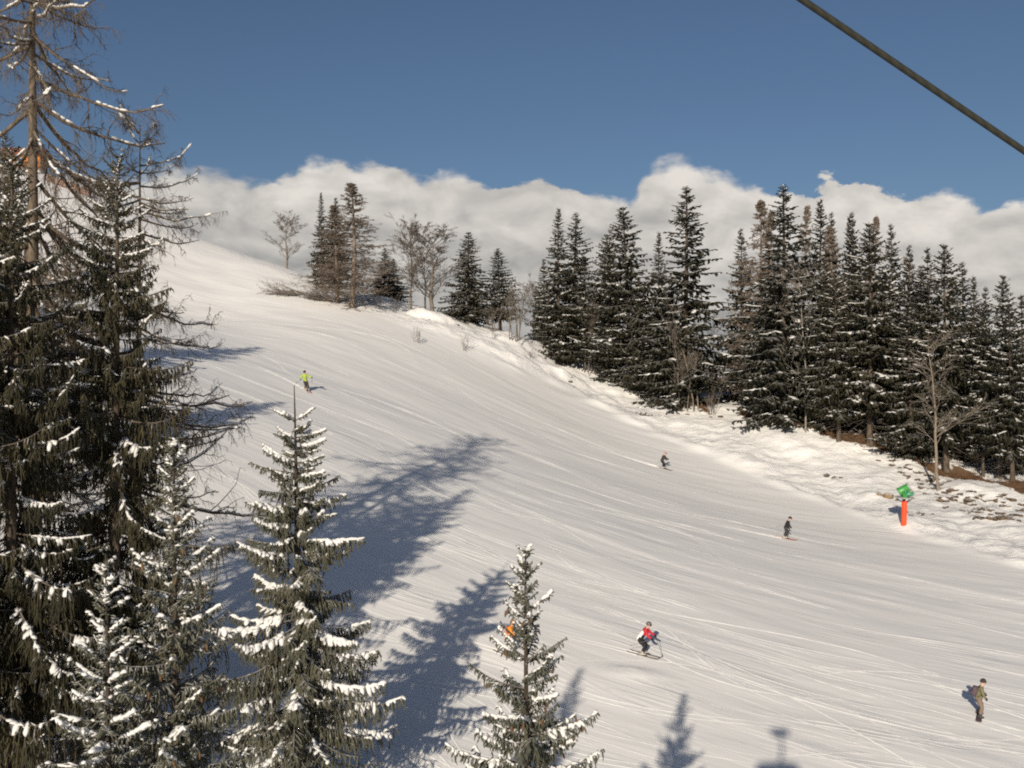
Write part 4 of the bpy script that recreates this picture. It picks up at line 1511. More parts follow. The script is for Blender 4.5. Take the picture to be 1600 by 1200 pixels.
def ski_mesh(L, w, mat, tip=0.12, nm='ski'):
    K = 13
    s = np.linspace(-1, 1, K)
    x = s * L / 2
    z = tip * np.clip((s - 0.78) / 0.22, 0, 1) ** 2 + tip * 0.35 * np.clip((-s - 0.9) / 0.1, 0, 1) ** 2
    ww = w / 2 * (0.8 + 0.2 * np.abs(s) ** 2) * np.sqrt(np.clip(1 - np.abs(s) ** 14, 0.05, 1))
    v = []
    for zz in (0.004, 0.026):
        v.append(np.stack([x, ww, z + zz], -1))
        v.append(np.stack([x, -ww, z + zz], -1))
    v = np.concatenate(v)
    q = []
    for i in range(K - 1):
        a, b, c, d = i, K + i, 2 * K + i, 3 * K + i
        q += [(a, a + 1, b + 1, b), (c, d, d + 1, c + 1), (a, c, c + 1, a + 1), (b, b + 1, d + 1, d)]
    q += [(0, K, 3 * K, 2 * K), (K - 1, 3 * K - 1, 4 * K - 1, 2 * K - 1)]
    g = Geo()
    g.add(v, np.array(q))
    return g.mesh(nm, mat, False)


def add_ski(r, foot, hd, label, L=1.65, w=0.085, mat=None, off=0.0, name='ski', cat='ski'):
    p = to_world(r, foot)
    x, y = p.x + hd[0] * off, p.y + hd[1] * off
    o = obj(name, ski_mesh(L, w, mat or M_SKI, nm=name))
    M = frame_on_snow(x, y, hd)
    o.matrix_world = Matrix.Translation((x, y, gz(x, y) + 0.012)) @ M
    if name == 'ski':
        g = Geo()
        box(g, (0.02, 0, 0.05), (0.34, 0.07, 0.045))
        b = obj('binding', g.mesh('binding', M_BLACK, False), o)
    else:
        for sx in (-0.25, 0.25):
            g = Geo()
            box(g, (sx, 0, 0.045), (0.12, 0.2, 0.035))
            obj('binding', g.mesh('binding', M_BLACK, False), o)
    tag(o, label, cat, 'skis under the skiers' if name == 'ski' else None)


def add_pole(r, hand, tip, label):
    h, t = to_world(r, hand), to_world(r, tip)
    d = (h - t).normalized()
    o = empty('ski_pole', t)
    tag(o, label, 'ski pole', 'poles carried by the skiers')
    g = Geo()
    a = np.array([[0, 0, 0], tuple((h - t) * 0.5), tuple(h - t)])[None]
    g.add(*tubes(a, np.array([[0.006, 0.0105, 0.012]]), 6))
    obj('shaft', g.mesh('pole_shaft', M_METAL), o)
    g = Geo()
    a = np.array([tuple(h - t - d * 0.06), tuple(h - t + d * 0.07)])[None]
    g.add(*tubes(a, np.array([[0.018, 0.02]]), 8))
    obj('grip', g.mesh('pole_grip', M_BLACK), o)
    g = Geo()
    a = np.array([tuple(d * 0.06), tuple(d * 0.075), tuple(d * 0.085)])[None]
    g.add(*tubes(a, np.array([[0.01, 0.045, 0.012]]), 10))
    obj('basket', g.mesh('pole_basket', M_BLACK), o)


def add_pack(r, J, mat, label):
    c = Vector(lerp(J['pelvis'], J['chest'], 0.72)) + Vector((-0.24, 0, 0.02))
    hv, hf = ICO[3]
    v = np.sign(hv) * np.abs(hv) ** 0.7 * np.array([0.13, 0.17, 0.25])
    up = (Vector(J['chest']) - Vector(J['pelvis'])).normalized()
    a = math.atan2(up.x, up.z)
    Ry = np.array([[math.cos(a), 0, math.sin(a)], [0, 1, 0], [-math.sin(a), 0, math.cos(a)]])
    p = to_world(r, c)
    o = empty('backpack', p, r.rotation_euler[2])
    o.scale = r.scale
    tag(o, label, 'backpack')
    g = Geo()
    g.add(v @ Ry.T, hf)
    obj('bag', g.mesh('bag', mat), o)
    g = Geo()
    v2 = np.sign(hv) * np.abs(hv) ** 0.7 * np.array([0.05, 0.12, 0.09])
    g.add((v2 + np.array([-0.12, 0, -0.08])) @ Ry.T, hf)
    obj('front_pocket', g.mesh('bag_pocket', mat), o)
    for sy in (-1, 1):
        g = Geo()
        pts = np.array([[(0.06, sy * 0.1, 0.2), (0.2, sy * 0.12, 0.27), (0.36, sy * 0.13, 0.16), (0.36, sy * 0.13, -0.05), (0.16, sy * 0.16, -0.2)]])
        g.add(*tubes((pts.reshape(-1, 3) @ Ry.T).reshape(pts.shape), np.full((1, 5), 0.018), 5))
        obj('strap', g.mesh('bag_strap', M_BLACK), o)


def ground_feet(pos, hd, J, sc=1.0):
    """ankles follow the tilted snow"""
    rz = math.atan2(hd[1], hd[0])
    for s in ('l', 'r'):
        a = J['an_' + s]
        w = Matrix.Rotation(rz, 3, 'Z') @ (Vector(a) * sc) + pos
        dz = (gz(w.x, w.y) - pos.z) / sc + 0.135
        J['an_' + s] = (a[0], a[1], dz)
        k = J['kn_' + s]
        J['kn_' + s] = (k[0], k[1], k[2] + (dz - 0.135) * 0.8)
    return J


def people():
    # skier in red and white
    hd = Vector((0.97, -0.22)).normalized()
    p = hit(1005, 1024)
    J = dict(pelvis=(-0.17, 0, 0.80), chest=(0.10, 0, 1.17), neck=(0.20, 0, 1.35), head=(0.28, 0, 1.47), look=-0.2,
             sh_l=(0.14, 0.2, 1.27), sh_r=(0.14, -0.2, 1.27), el_l=(0.36, 0.30, 1.02), el_r=(0.27, -0.30, 1.00), ha_l=(0.58, 0.26, 0.90), ha_r=(0.46, -0.28, 0.86),
             kn_l=(0.16, 0.12, 0.50), kn_r=(0.12, -0.12, 0.50), an_l=(0.02, 0.13, 0.1), an_r=(-0.05, -0.13, 0.1))
    J = ground_feet(p, hd, J)
    r = person('skier in a red and white jacket and black trousers, crouching, in mid-turn', p, hd, J, (M_RED, M_BLACK, M_BLACK), M_GREYH, True, True)
    sd = Vector((0.95, -0.30)).normalized()
    add_ski(r, J['an_l'], sd, 'far ski of the skier in red and white', off=0.12)
    add_ski(r, J['an_r'], sd, 'near ski of the skier in red and white', off=0.05)
    fx = to_world(r, (0.92, 0.30, 0))
    tip = (0.92, 0.30, gz(fx.x, fx.y) - p.z + 0.02)
    add_pole(r, J['ha_l'], tip, 'pole planted in front of the skier in red and white')
    add_pole(r, J['ha_r'], (-0.62, -0.46, 0.52), 'pole trailing behind the skier in red and white')
    # snowboarder
    p = hit(1530, 1120)
    hd = Vector((0.93, -0.36)).normalized()
    bd = Vector((0.45, 0.89)).normalized()
    J = dict(pelvis=(-0.02, 0, 0.86), chest=(0.06, 0, 1.28), neck=(0.12, 0, 1.47), head=(0.17, 0.03, 1.60), look=0.4, toe=(1, 0.0),
             sh_l=(0.08, 0.2, 1.37), sh_r=(0.08, -0.2, 1.37), el_l=(0.12, 0.32, 1.12), el_r=(0.16, -0.27, 1.10), ha_l=(0.28, 0.36, 0.95), ha_r=(0.30, -0.20, 0.87),
             kn_l=(0.13, 0.2, 0.50), kn_r=(0.12, -0.18, 0.50), an_l=(0.0, 0.25, 0.1), an_r=(0.0, -0.25, 0.1))
    J = ground_feet(p, hd, J)
    r = person('snowboarder in drab olive jacket and brown trousers near the right edge', p, hd, J, (M_OLIVE, M_BROWNP, M_BLACK), M_DARK, True, boots=M_BOOTD)
    add_pack(r, J, M_PURP, 'dark purplish backpack on the snowboarder')
    add_ski(r, (0, 0, 0), bd, 'dark snowboard under the rider in drab olive', L=1.55, w=0.29, mat=M_PURP, name='snowboard', cat='snowboard')
    # dark skier on the right
    hd = Vector((0.93, -0.36)).normalized()
    p = hit(1228, 842)
    J = dict(pelvis=(0.0, 0, 0.86), chest=(0.16, 0, 1.28), neck=(0.24, 0, 1.47), head=(0.32, 0, 1.58), look=0.0,
             sh_l=(0.18, 0.2, 1.36), sh_r=(0.18, -0.2, 1.36), el_l=(0.22, 0.28, 1.06), el_r=(0.20, -0.28, 1.06), ha_l=(0.36, 0.27, 0.86), ha_r=(0.28, -0.29, 0.84),
             kn_l=(0.12, 0.12, 0.46), kn_r=(0.05, -0.12, 0.48), an_l=(-0.03, 0.12, 0.1), an_r=(-0.14, -0.12, 0.1))
    J = ground_feet(p, hd, J)
    r = person('skier all in black gliding on the lower right of the piste', p, hd, J, (M_BLACK, M_DARK, M_BLACK), M_DARK, True)
    add_ski(r, J['an_l'], hd, 'far reddish ski of the skier all in black', mat=M_SKIRED, off=0.1)
    add_ski(r, J['an_r'], hd, 'near reddish ski of the skier all in black', mat=M_SKIRED, off=0.1)
    add_pole(r, J['ha_r'], (-0.72, -0.42, 0.92), 'near pole sticking out behind the skier all in black')
    add_pole(r, J['ha_l'], (-0.66, 0.42, 0.95), 'far pole sticking out behind the skier all in black')
    # dark skier higher up
    p = hit(1036, 732)
    J = dict(pelvis=(-0.10, 0, 0.82), chest=(0.08, 0, 1.20), neck=(0.18, 0, 1.38), head=(0.24, 0, 1.50), look=-0.1,
             sh_l=(0.10, 0.2, 1.28), sh_r=(0.10, -0.2, 1.28), el_l=(0.26, 0.28, 1.03), el_r=(0.22, -0.28, 1.02), ha_l=(0.50, 0.25, 0.92), ha_r=(0.46, -0.26, 0.90),
             kn_l=(0.14, 0.12, 0.48), kn_r=(0.10, -0.12, 0.48), an_l=(0.0, 0.12, 0.1), an_r=(-0.06, -0.12, 0.1))
    J = ground_feet(p, hd, J)
    r = person('skier in charcoal clothes and pale rose cap in the middle of the piste', p, hd, J, (M_DARK, M_BLACK, M_BLACK), M_ROSE, True)
    add_ski(r, J['an_l'], hd, 'far ski of the skier with the rose cap', off=0.2)
    add_ski(r, J['an_r'], hd, 'near ski of the skier with the rose cap', off=0.2)
    add_pole(r, J['ha_r'], (-0.5, -0.4, 0.62), 'near pole of the skier with the rose cap')
    add_pole(r, J['ha_l'], (-0.45, 0.4, 0.62), 'far pole of the skier with the rose cap')
    # lime skier, coming towards the camera
    hd = Vector((0.42, -0.9)).normalized()
    p = hit(480, 610)
    J = dict(pelvis=(-0.08, -0.12, 0.84), chest=(0.04, -0.22, 1.22), neck=(0.08, -0.25, 1.42), head=(0.12, -0.26, 1.55), look=0.0,
             sh_l=(0.05, -0.02, 1.32), sh_r=(0.05, -0.42, 1.30), el_l=(0.12, 0.22, 1.16), el_r=(0.10, -0.58, 1.08), ha_l=(0.30, 0.36, 1.10), ha_r=(0.26, -0.66, 0.92),
             kn_l=(0.14, 0.02, 0.46), kn_r=(0.12, -0.17, 0.46), an_l=(0.0, 0.14, 0.1), an_r=(0.0, -0.10, 0.1))
    J = ground_feet(p, hd, J)
    r = person('skier in a lime green jacket high on the left, above the snow-laden spruce', p, hd, J, (M_LIME, M_DARK, M_BLACK), M_DARK, True)
    add_ski(r, J['an_l'], hd, 'ski under the left foot of the skier in lime green', off=0.15, mat=M_SKIRED)
    add_ski(r, J['an_r'], hd, 'ski under the right foot of the skier in lime green', off=0.15, mat=M_SKIRED)
    add_pole(r, J['ha_l'], (-0.55, 0.55, 0.75), 'pole in the left hand of the skier in lime green')
    add_pole(r, J['ha_r'], (-0.55, -0.85, 0.62), 'pole in the right hand of the skier in lime green')
    # orange skier behind the slim spruce
    hd = Vector((0.93, -0.36)).normalized()
    p = hit(796, 1024)
    J = dict(pelvis=(-0.06, 0, 0.84), chest=(0.06, 0, 1.24), neck=(0.13, 0, 1.42), head=(0.19, 0, 1.55), look=0.0,
             sh_l=(0.08, 0.2, 1.33), sh_r=(0.08, -0.2, 1.33), el_l=(0.26, 0.28, 1.08), el_r=(0.24, -0.28, 1.08), ha_l=(0.48, 0.25, 0.98), ha_r=(0.46, -0.26, 0.97),
             kn_l=(0.14, 0.12, 0.48), kn_r=(0.08, -0.12, 0.48), an_l=(0.0, 0.12, 0.1), an_r=(-0.08, -0.12, 0.1))
    J = ground_feet(p, hd, J)
    r = person('skier in an orange jacket and white trousers half hidden by the slim cone-hung spruce', p, hd, J, (M_ORANGE, M_WHITE, M_BLACK), M_ORANGE, True, boots=M_BOOTD)
    add_pack(r, J, M_ROSE, 'dull rose backpack on the skier in orange')
    add_ski(r, J['an_l'], hd, 'far ski of the skier in orange', off=0.1)
    add_ski(r, J['an_r'], hd, 'near ski of the skier in orange', off=0.1)
    add_pole(r, J['ha_r'], (-0.3, -0.4, 0.35), 'near pole of the skier in orange')
    add_pole(r, J['ha_l'], (-0.3, 0.4, 0.35), 'far pole of the skier in orange')


people()


# ------------------------------------------------------------------ snow cannon
def ring_tube(c, ax, prof, n=20):
    """surface of revolution: prof = [(along, radius)]"""
    ax = Vector(ax).normalized()
    a = ax.orthogonal().normalized()
    b = ax.cross(a)
    v, q = [], []
    for (t, rr) in prof:
        for k in range(n):
            th = 2 * math.pi * k / n
            v.append(tuple(Vector(c) + ax * t + (a * math.cos(th) + b * math.sin(th)) * rr))
    for i in range(len(prof) - 1):
        for k in range(n):
            q.append((i * n + k, i * n + (k + 1) % n, (i + 1) * n + (k + 1) % n, (i + 1) * n + k))
    return np.array(v), np.array(q)


def cannon():
    p = hit(1412, 820)
    r = empty('snow_cannon', p, 0)
    tag(r, 'green snow cannon with round fan barrel on a padded orange-red mast at the piste edge', 'snow cannon')
    M_PAD = plain('mast_padding', (0.78, 0.075, 0.02), 0.6, 0.3)
    M_GR = plain('cannon_green', (0.05, 0.27, 0.06), 0.4, 0.5)
    M_GR2 = plain('cannon_teal', (0.06, 0.25, 0.13), 0.4, 0.5)
    M_ST = plain('cannon_steel', (0.35, 0.34, 0.33), 0.45, 0.5)
    M_DK = plain('cannon_dark', (0.05, 0.045, 0.045), 0.6, 0.3)
    g = Geo()
    g.add(*ring_tube((0, 0, -0.2), (0.03, 0, 1), [(0, 0.0), (0, 0.21), (0.2, 0.225), (0.9, 0.225), (0.95, 0.215), (1.0, 0.225), (2.15, 0.225), (2.2, 0.19), (2.2, 0.0)]))
    obj('mast_padding', g.mesh('pad', M_PAD), r)
    g = Geo()
    g.add(*ring_tube((0.06, 0, 1.95), (0, 0, 1), [(0, 0.11), (0.32, 0.11)]))
    obj('mast', g.mesh('mast', M_DK), r)
    # platform: grated round deck with rim and brackets
    c = Vector((0.1, 0, 2.22))
    g = Geo()
    g.add(*ring_tube(c, (0.05, 0, 1), [(0, 0.0), (0, 0.78), (0.05, 0.82), (0.10, 0.78), (0.10, 0.0)], 24))
    pf = obj('platform', g.mesh('platform', M_ST, False), r)
    for k in range(5):
        a = k * 2 * math.pi / 5 + 0.4
        g = Geo()
        g.add(*tubes(np.array([[(0.08 + 0.1 * math.cos(a), 0.1 * math.sin(a), 1.82), (0.1 + 0.66 * math.cos(a), 0.66 * math.sin(a), 2.21)]]), np.full((1, 2), 0.035), 6))
        obj('bracket', g.mesh('bracket', M_DK), pf)
    # yoke
    for sy in (-1, 1):
        g = Geo()
        g.add(*tubes(np.array([[(0.0, sy * 0.12, 2.3), (-0.02, sy * 0.42, 2.5), (0.0, sy * 0.44, 2.95)]]), np.full((1, 3), 0.06), 8))
        obj('yoke_arm', g.mesh('yoke', M_GR2), r)
    # fan barrel
    ax = (0.80, -0.30, 0.52)
    c = Vector((0.02, 0, 2.98)) - Vector(ax).normalized() * 0.5
    g = Geo()
    g.add(*ring_tube(c, ax, [(0.02, 0.30), (0.0, 0.37), (0.12, 0.37), (0.16, 0.345), (0.80, 0.33), (0.84, 0.35), (0.92, 0.35), (0.92, 0.30), (0.1, 0.29)], 28))
    ba = obj('fan_barrel', g.mesh('barrel', M_GR), r)
    g = Geo()
    g.add(*ring_tube(c, ax, [(0.925, 0.295), (0.925, 0.37), (1.05, 0.37), (1.05, 0.295), (0.925, 0.295)], 28))
    obj('nozzle_ring', g.mesh('nozzle', M_ST), ba)
    g = Geo()
    g.add(*ring_tube(c, ax, [(0.1, 0.0), (0.1, 0.08), (0.7, 0.09), (0.8, 0.0)], 14))
    obj('hub', g.mesh('hub', M_DK), ba)
    A = Vector(ax).normalized()
    a1 = A.orthogonal().normalized()
    b1 = A.cross(a1)
    for k in range(6):
        th = k * math.pi / 3
        d = a1 * math.cos(th) + b1 * math.sin(th)
        t = (a1 * -math.sin(th) + b1 * math.cos(th)) * 0.6 + A * 0.5
        cc = c + A * 0.35
        v = [cc + d * 0.08 - t * 0.06, cc + d * 0.08 + t * 0.06, cc + d * 0.28 + t * 0.11, cc + d * 0.28 - t * 0.11]
        v = v + [q + A * 0.012 for q in v]
        g = Geo()
        g.add(np.array([tuple(q) for q in v]), np.array([(0, 1, 2, 3), (7, 6, 5, 4), (0, 4, 5, 1), (1, 5, 6, 2), (2, 6, 7, 3), (3, 7, 4, 0)]))
        obj('fan_blade', g.mesh('blade', M_DK, False), ba)
    # compressor and control box
    g = Geo()
    g.add(*ring_tube((0.18, -0.16, 2.58), (1, 0, 0.05), [(0, 0.0), (0.0, 0.17), (0.05, 0.21), (0.50, 0.21), (0.56, 0.16), (0.56, 0)], 16))
    obj('compressor', g.mesh('compressor', M_GR2), r)
    g = Geo()
    box(g, (0.02, -0.2, 2.48), (0.36, 0.3, 0.36), bev=0.05)
    obj('control_box', g.mesh('control', M_GR, False), r)
    for k, pp in enumerate(([(0.3, -0.5, 2.3), (0.62, -0.58, 2.55), (0.78, -0.4, 2.75), (0.6, -0.2, 2.9)], [(0.55, -0.2, 2.6), (0.85, 0.0, 2.65), (0.92, 0.1, 2.42), (0.8, 0.1, 2.3)])):
        g = Geo()
        g.add(*tubes(np.array([pp]), np.full((1, 4), 0.022), 6))
        obj('hose', g.mesh('hose', M_ST), r)


cannon()


# ------------------------------------------------------------------ chalet and fence at the top left
def chalet():
    d = 183
    b = at(38, d, -0.3)
    r = empty('chalet', b, 0.25)
    r.scale = (0.68,) * 3
    tag(r, 'wooden chalet with rust-red roof on the hilltop behind the top left trees', 'building')
    M_W = plain('chalet_wood', (0.48, 0.17, 0.04), 0.7, 0.2, 0.4, 2.0)
    M_R = plain('chalet_roof', (0.26, 0.08, 0.045), 0.7, 0.2, 0.3, 2.0)
    M_PL = plain('chalet_plaster', (0.62, 0.58, 0.52), 0.8, 0.2)
    M_FR = plain('chalet_frame', (0.5, 0.45, 0.38), 0.6, 0.2)
    M_GL = plain('chalet_glass', (0.25, 0.30, 0.36), 0.1, 0.6)
    W, D, H = 9.0, 7.0, 4.6
    g = Geo()
    box(g, (0, 0, 0.6), (W, D, 1.2))
    obj('plinth', g.mesh('plinth', M_PL, False), r)
    wl = empty('wall')
    wl.parent = r
    for k in range(16):
        g = Geo()
        box(g, (0, 0, 1.31 + k * 0.215), (W - 0.04 * (k % 2), D - 0.04 * (k % 2), 0.205))
        obj('plank', g.mesh('plank', M_W, False), wl)
    for side in (-1, 1):
        g = Geo()
        v = np.array([(-W / 2 - 0.9, side * (D / 2 + 0.9), H - 0.15), (W / 2 + 0.9, side * (D / 2 + 0.9), H - 0.15), (W / 2 + 0.9, 0, H + 2.0), (-W / 2 - 0.9, 0, H + 2.0)])
        v = np.concatenate([v, v + np.array([0, 0, 0.22])])
        g.add(v, np.array([(0, 1, 2, 3), (7, 6, 5, 4), (0, 4, 5, 1), (1, 5, 6, 2), (2, 6, 7, 3), (3, 7, 4, 0)]))
        obj('roof', g.mesh('roof', M_R, False), r)
    for sx in (-1, 1):
        g = Geo()
        v = np.array([(sx * (W / 2 - 0.1), -D / 2, H - 0.05), (sx * (W / 2 - 0.1), D / 2, H - 0.05), (sx * (W / 2 - 0.1), 0, H + 1.9)])
        v = np.concatenate([v, v + np.array([sx * 0.09, 0, 0])])
        g.add(v, np.array([(0, 1, 2), (5, 4, 3)]))
        g.add(v, np.array([(0, 3, 4, 1), (1, 4, 5, 2), (2, 5, 3, 0)]))
        obj('gable', g.mesh('gable', M_W, False), r)
    for x in (-2.8, 0.0, 2.8):
        w = empty('window')
        w.parent = r
        w.location = (x, -D / 2 - 0.03, 2.9)
        g = Geo()
        box(g, (0, 0, 0), (1.0, 0.05, 1.2))
        obj('pane', g.mesh('pane', M_GL, False), w)
        g = Geo()
        for c, s in (((0, -0.03, 0.62), (1.2, 0.08, 0.1)), ((0, -0.03, -0.62), (1.2, 0.08, 0.1)), ((0.55, -0.03, 0), (0.1, 0.08, 1.14)), ((-0.55, -0.03, 0), (0.1, 0.08, 1.14)), ((0, -0.03, 0), (0.06, 0.07, 1.14))):
            box(g, c, s)
        obj('frame', g.mesh('frame', M_FR, False), w)
    g = Geo()
    box(g, (0, -D / 2 - 0.7, 1.2), (W, 1.3, 0.12))
    bal = obj('balcony', g.mesh('balcony', M_W, False), r)
    g = Geo()
    box(g, (0, -D / 2 - 1.32, 2.1), (W, 0.08, 0.1))
    obj('rail', g.mesh('rail', M_W, False), bal)
    for k in range(19):
        g = Geo()
        box(g, (-W / 2 + 0.1 + k * (W - 0.2) / 18, -D / 2 - 1.32, 1.655), (0.12, 0.05, 0.77))
        obj('baluster', g.mesh('baluster', M_W, False), bal)
    g = Geo()
    box(g, (2.2, 0.8, H + 2.1), (0.7, 0.7, 1.6))
    obj('chimney', g.mesh('chimney', M_PL, False), r)
    # fence below it
    a, c = at(74, 170), at(140, 168)
    f = empty('wooden_fence', a)
    tag(f, 'weathered brown board fence on the snow just below the chalet', 'fence')
    M_F = plain('fence_wood', (0.27, 0.15, 0.10), 0.8, 0.2, 0.4, 2.0)
    n = 7
    v = c - a
    ang = math.atan2(v.y, v.x)
    Rz = np.array(Matrix.Rotation(ang, 3, 'Z'))
    for k in range(n):
        t = k / (n - 1)
        q = a + v * t
        g = Geo()
        box(g, tuple(Vector((q.x, q.y, gz(q.x, q.y) + 0.6)) - a), (0.14, 0.14, 1.5), Rz)
        obj('post', g.mesh('fence_post', M_F, False), f)
    for z in (0.35, 0.7, 1.05):
        for k in range(n - 1):
            q0, q1 = a + v * (k / (n - 1)), a + v * ((k + 1) / (n - 1))
            g = Geo()
            p0 = Vector((q0.x, q0.y - 0.1, gz(q0.x, q0.y) + z)) - a
            p1 = Vector((q1.x, q1.y - 0.1, gz(q1.x, q1.y) + z)) - a
            g.add(*tubes(np.array([[tuple(p0), tuple(p1)]]), np.full((1, 2), 0.12), 4))
            obj('board', g.mesh('fence_board', M_F, False), f)


chalet()


# ------------------------------------------------------------------ stumps, rocks, fallen wood, ski tracks
def rock_mesh(seed, s, mat, nm):
    rng = np.random.RandomState(seed)
    v, f = ICO[2]
    v = v * (1 + rng.uniform(-0.28, 0.28, (len(v), 1)))
    g = Geo()
    g.add(v * np.array(s), f)
    return g.mesh(nm, mat, False)


def litter():
    rng = np.random.RandomState(3)
    M_RK = mat_bark('rock', (0.06, 0.05, 0.042), (0.17, 0.14, 0.115), 0.9, 4.0)
    M_EARTH = mat_bark('earth', (0.16, 0.11, 0.06), (0.34, 0.25, 0.15), 0.5, 4.0)
    M_STICK = mat_bark('dead_wood', (0.05, 0.033, 0.022), (0.15, 0.105, 0.07), 0.35, 6.0)
    items = [(1292, 744, 12, 'brown block of rock on the snow left of the snow cannon', M_RK), (1303, 747, 8, 'middle stone in the row beside the brown block', M_RK),
             (1314, 747, 7, 'smallest stone, right end of the row beside the brown block', M_RK),
             (1439, 804, 14, 'dark rock right of the foot of the snow cannon', M_RK), (1424, 806, 8, 'small dark rock touching the snow cannon mast on its right', M_RK),
             (1457, 804, 6, 'small stone farther right of the snow cannon', M_RK),
             (1388, 777, 20, 'bare tan clod of earth left of the snow cannon', M_EARTH), (1374, 773, 10, 'grassy clod beside the tan one', M_EARTH),
             (1402, 782, 8, 'dark stone tucked behind the snow cannon mast', M_RK),
             (1006, 649, 15, 'flat dark rock at the piste edge below the centre clump', M_RK), (994, 646, 6, 'small stone left of the flat dark rock', M_RK),
             (1126, 652, 9, 'short log end at the mouth of the forest track', M_STICK), (891, 597, 8, 'stone in the small scarp at the piste edge', M_RK),
             (1095, 642, 9, 'stone under the tall bare thicket', M_RK), (1018, 649, 5, 'pebble right of the flat dark rock', M_RK)]
    for k, (px, py, w, lab, m) in enumerate(items):
        p = hit(px, py, 60)
        s = w / 2 * p.y / F
        o = obj('rock' if 'log' not in lab else 'log', rock_mesh(k, (s, s * 0.8, s * 0.55), m, 'rock'), None, p + Vector((0, 0, s * 0.15)))
        o.rotation_euler = (rng.uniform(-0.2, 0.2), rng.uniform(-0.2, 0.2), rng.uniform(0, 3))
        tag(o, lab, 'log' if 'log' in lab else ('earth clod' if 'clod' in lab else 'rock'), 'rocks and clods showing through the snow')
    # stump
    p = hit(902, 556, 60)
    r = empty('tree_stump', p)
    tag(r, 'reddish cut stump at the left front of the centre clump', 'stump')
    g = Geo()
    g.add(*ring_tube((0, 0, -0.3), (0, 0, 1), [(0, 0.95), (0.3, 0.7), (0.6, 0.55), (1.15, 0.5), (1.15, 0.0)], 11))
    obj('stump', g.mesh('stump', plain('stump_wood', (0.33, 0.17, 0.09), 0.8, 0.2, 0.4, 3), False), r)
    g = Geo()
    g.add(*lumps(np.array([[0, 0, 0.88]]), np.array([[1.0, 0, 0]]), np.array([[0.45, 0.45, 0.12]]), 2, rng))
    obj('snow_cap', g.mesh('stump_snow', M_SNOWLOAD), r)
    # dead wood poking out of the right bank
    lib = []
    for k in range(6):
        g = Geo()
        n = 5
        L = rng.uniform(0.35, 0.95, n)
        d = nrm(np.stack([rng.normal(0, 1, n), rng.normal(0, 1, n), rng.uniform(0.0, 0.5, n)], -1))
        u = np.linspace(-0.4, 0.6, 4)
        pts = rng.normal(0, 0.12, (n, 1, 3)) * [1, 1, 0.2] + d[:, None] * (L[:, None, None] * u[None, :, None]) + rng.normal(0, 0.04, (n, 4, 3))
        g.add(*tubes(pts, np.array([0.05, 0.06, 0.05, 0.02])[None] * rng.uniform(0.5, 1.5, (n, 1)), 5))
        v, f = ICO[1]
        for q in range(2):
            g.add(v * rng.uniform(0.08, 0.24, 3) + rng.normal(0, 0.2, 3) * [1, 1, 0.2], f)
        lib.append(g.mesh('dead_wood_%d' % k, M_STICK, False))
    spots = []
    for k in range(420):
        px, py = rng.uniform(1390, 1600), rng.uniform(690, 815)
        y0 = np.interp(px, [1390, 1480, 1600], [716, 750, 786])
        y1 = np.interp(px, [1390, 1480, 1600], [724, 800, 822])
        if not (y0 < py < y1):
            continue
        if any(abs(px - a) < 7 and abs(py - b) < 5 for a, b in spots):
            continue
        spots.append((px, py))
    spots = spots[:75]
    for px, py in spots:
        p = hit(px, py, 60)
        o = obj('dead_wood', lib[rng.randint(6)], None, p + Vector((0, 0, 0.02)))
        s = rng.uniform(0.6, 1.5)
        o.scale = (s, s, s * 0.8)
        o.rotation_euler = (0, 0, rng.uniform(0, 6.28))
        where = ('left of the pale bare tree' if px < 1468 else 'just right of the pale bare tree' if px < 1520 else 'by the right picture edge')
        row = 'high on the bank' if py < np.interp(px, [1390, 1480, 1600], [720, 772, 802]) else 'low on the bank'
        tag(o, 'dead wood poking from snow %s %s' % (row, where), 'dead wood', 'dead wood %s %s' % (row, where))
    sp2 = [(842, 556), (850, 560), (866, 556), (893, 590), (897, 605), (905, 575), (925, 583), (960, 596), (975, 600), (1030, 640), (1045, 645), (1065, 642), (1075, 648), (1350, 700),
           (1373, 720), (1405, 738), (1418, 748), (560, 486), (545, 483), (670, 500), (715, 508), (1170, 655), (1215, 664), (1110, 652), (1145, 668), (884, 570)]
    for px, py in sp2:
        p = hit(px, py, 60)
        o = obj('dead_wood', lib[rng.randint(6)], None, p + Vector((0, 0, 0.02)))
        s = rng.uniform(0.4, 0.9)
        o.scale = (s, s, s * 0.8)
        o.rotation_euler = (0, 0, rng.uniform(0, 6.28))
        where = ('near the brown larches and lone spruces' if px < 800 else 'below the twin-topped spruces' if px < 940 else 'below the tall bare thicket' if px < 1140 else 'at the foot of the right wood')
        tag(o, 'scrap of dead wood in the uneven snow %s' % where, 'dead wood', 'dead wood %s' % where)
    # heap of cut branches left of the brown larches
    for px, py, s, lab in ((452, 462, 1.0, 'big heap of cut brushwood on the snow left of the brown larches'),
                           (500, 470, 0.75, 'lower heap of brushwood running towards the larch trunks')):
        p = hit(px, py, 60)
        g = Geo()
        n = 26
        L = rng.uniform(2.0, 4.5, n) * s
        b = np.stack([rng.uniform(-0.5, 2.8, n), rng.normal(0, 0.6, n), rng.uniform(0, 0.3, n)], -1) * s
        d = nrm(np.stack([-np.ones(n), rng.normal(0, 0.35, n), rng.uniform(0.0, 0.55, n)], -1))
        u = np.linspace(0, 1, 6)
        pts = b[:, None] + d[:, None] * (L[:, None, None] * u[None, :, None])
        pts += np.cumsum(rng.normal(0, 0.05, pts.shape), 1)
        g.add(*tubes(pts, np.linspace(0.05, 0.015, 6)[None] * rng.uniform(0.6, 1.3, (n, 1)), 4))
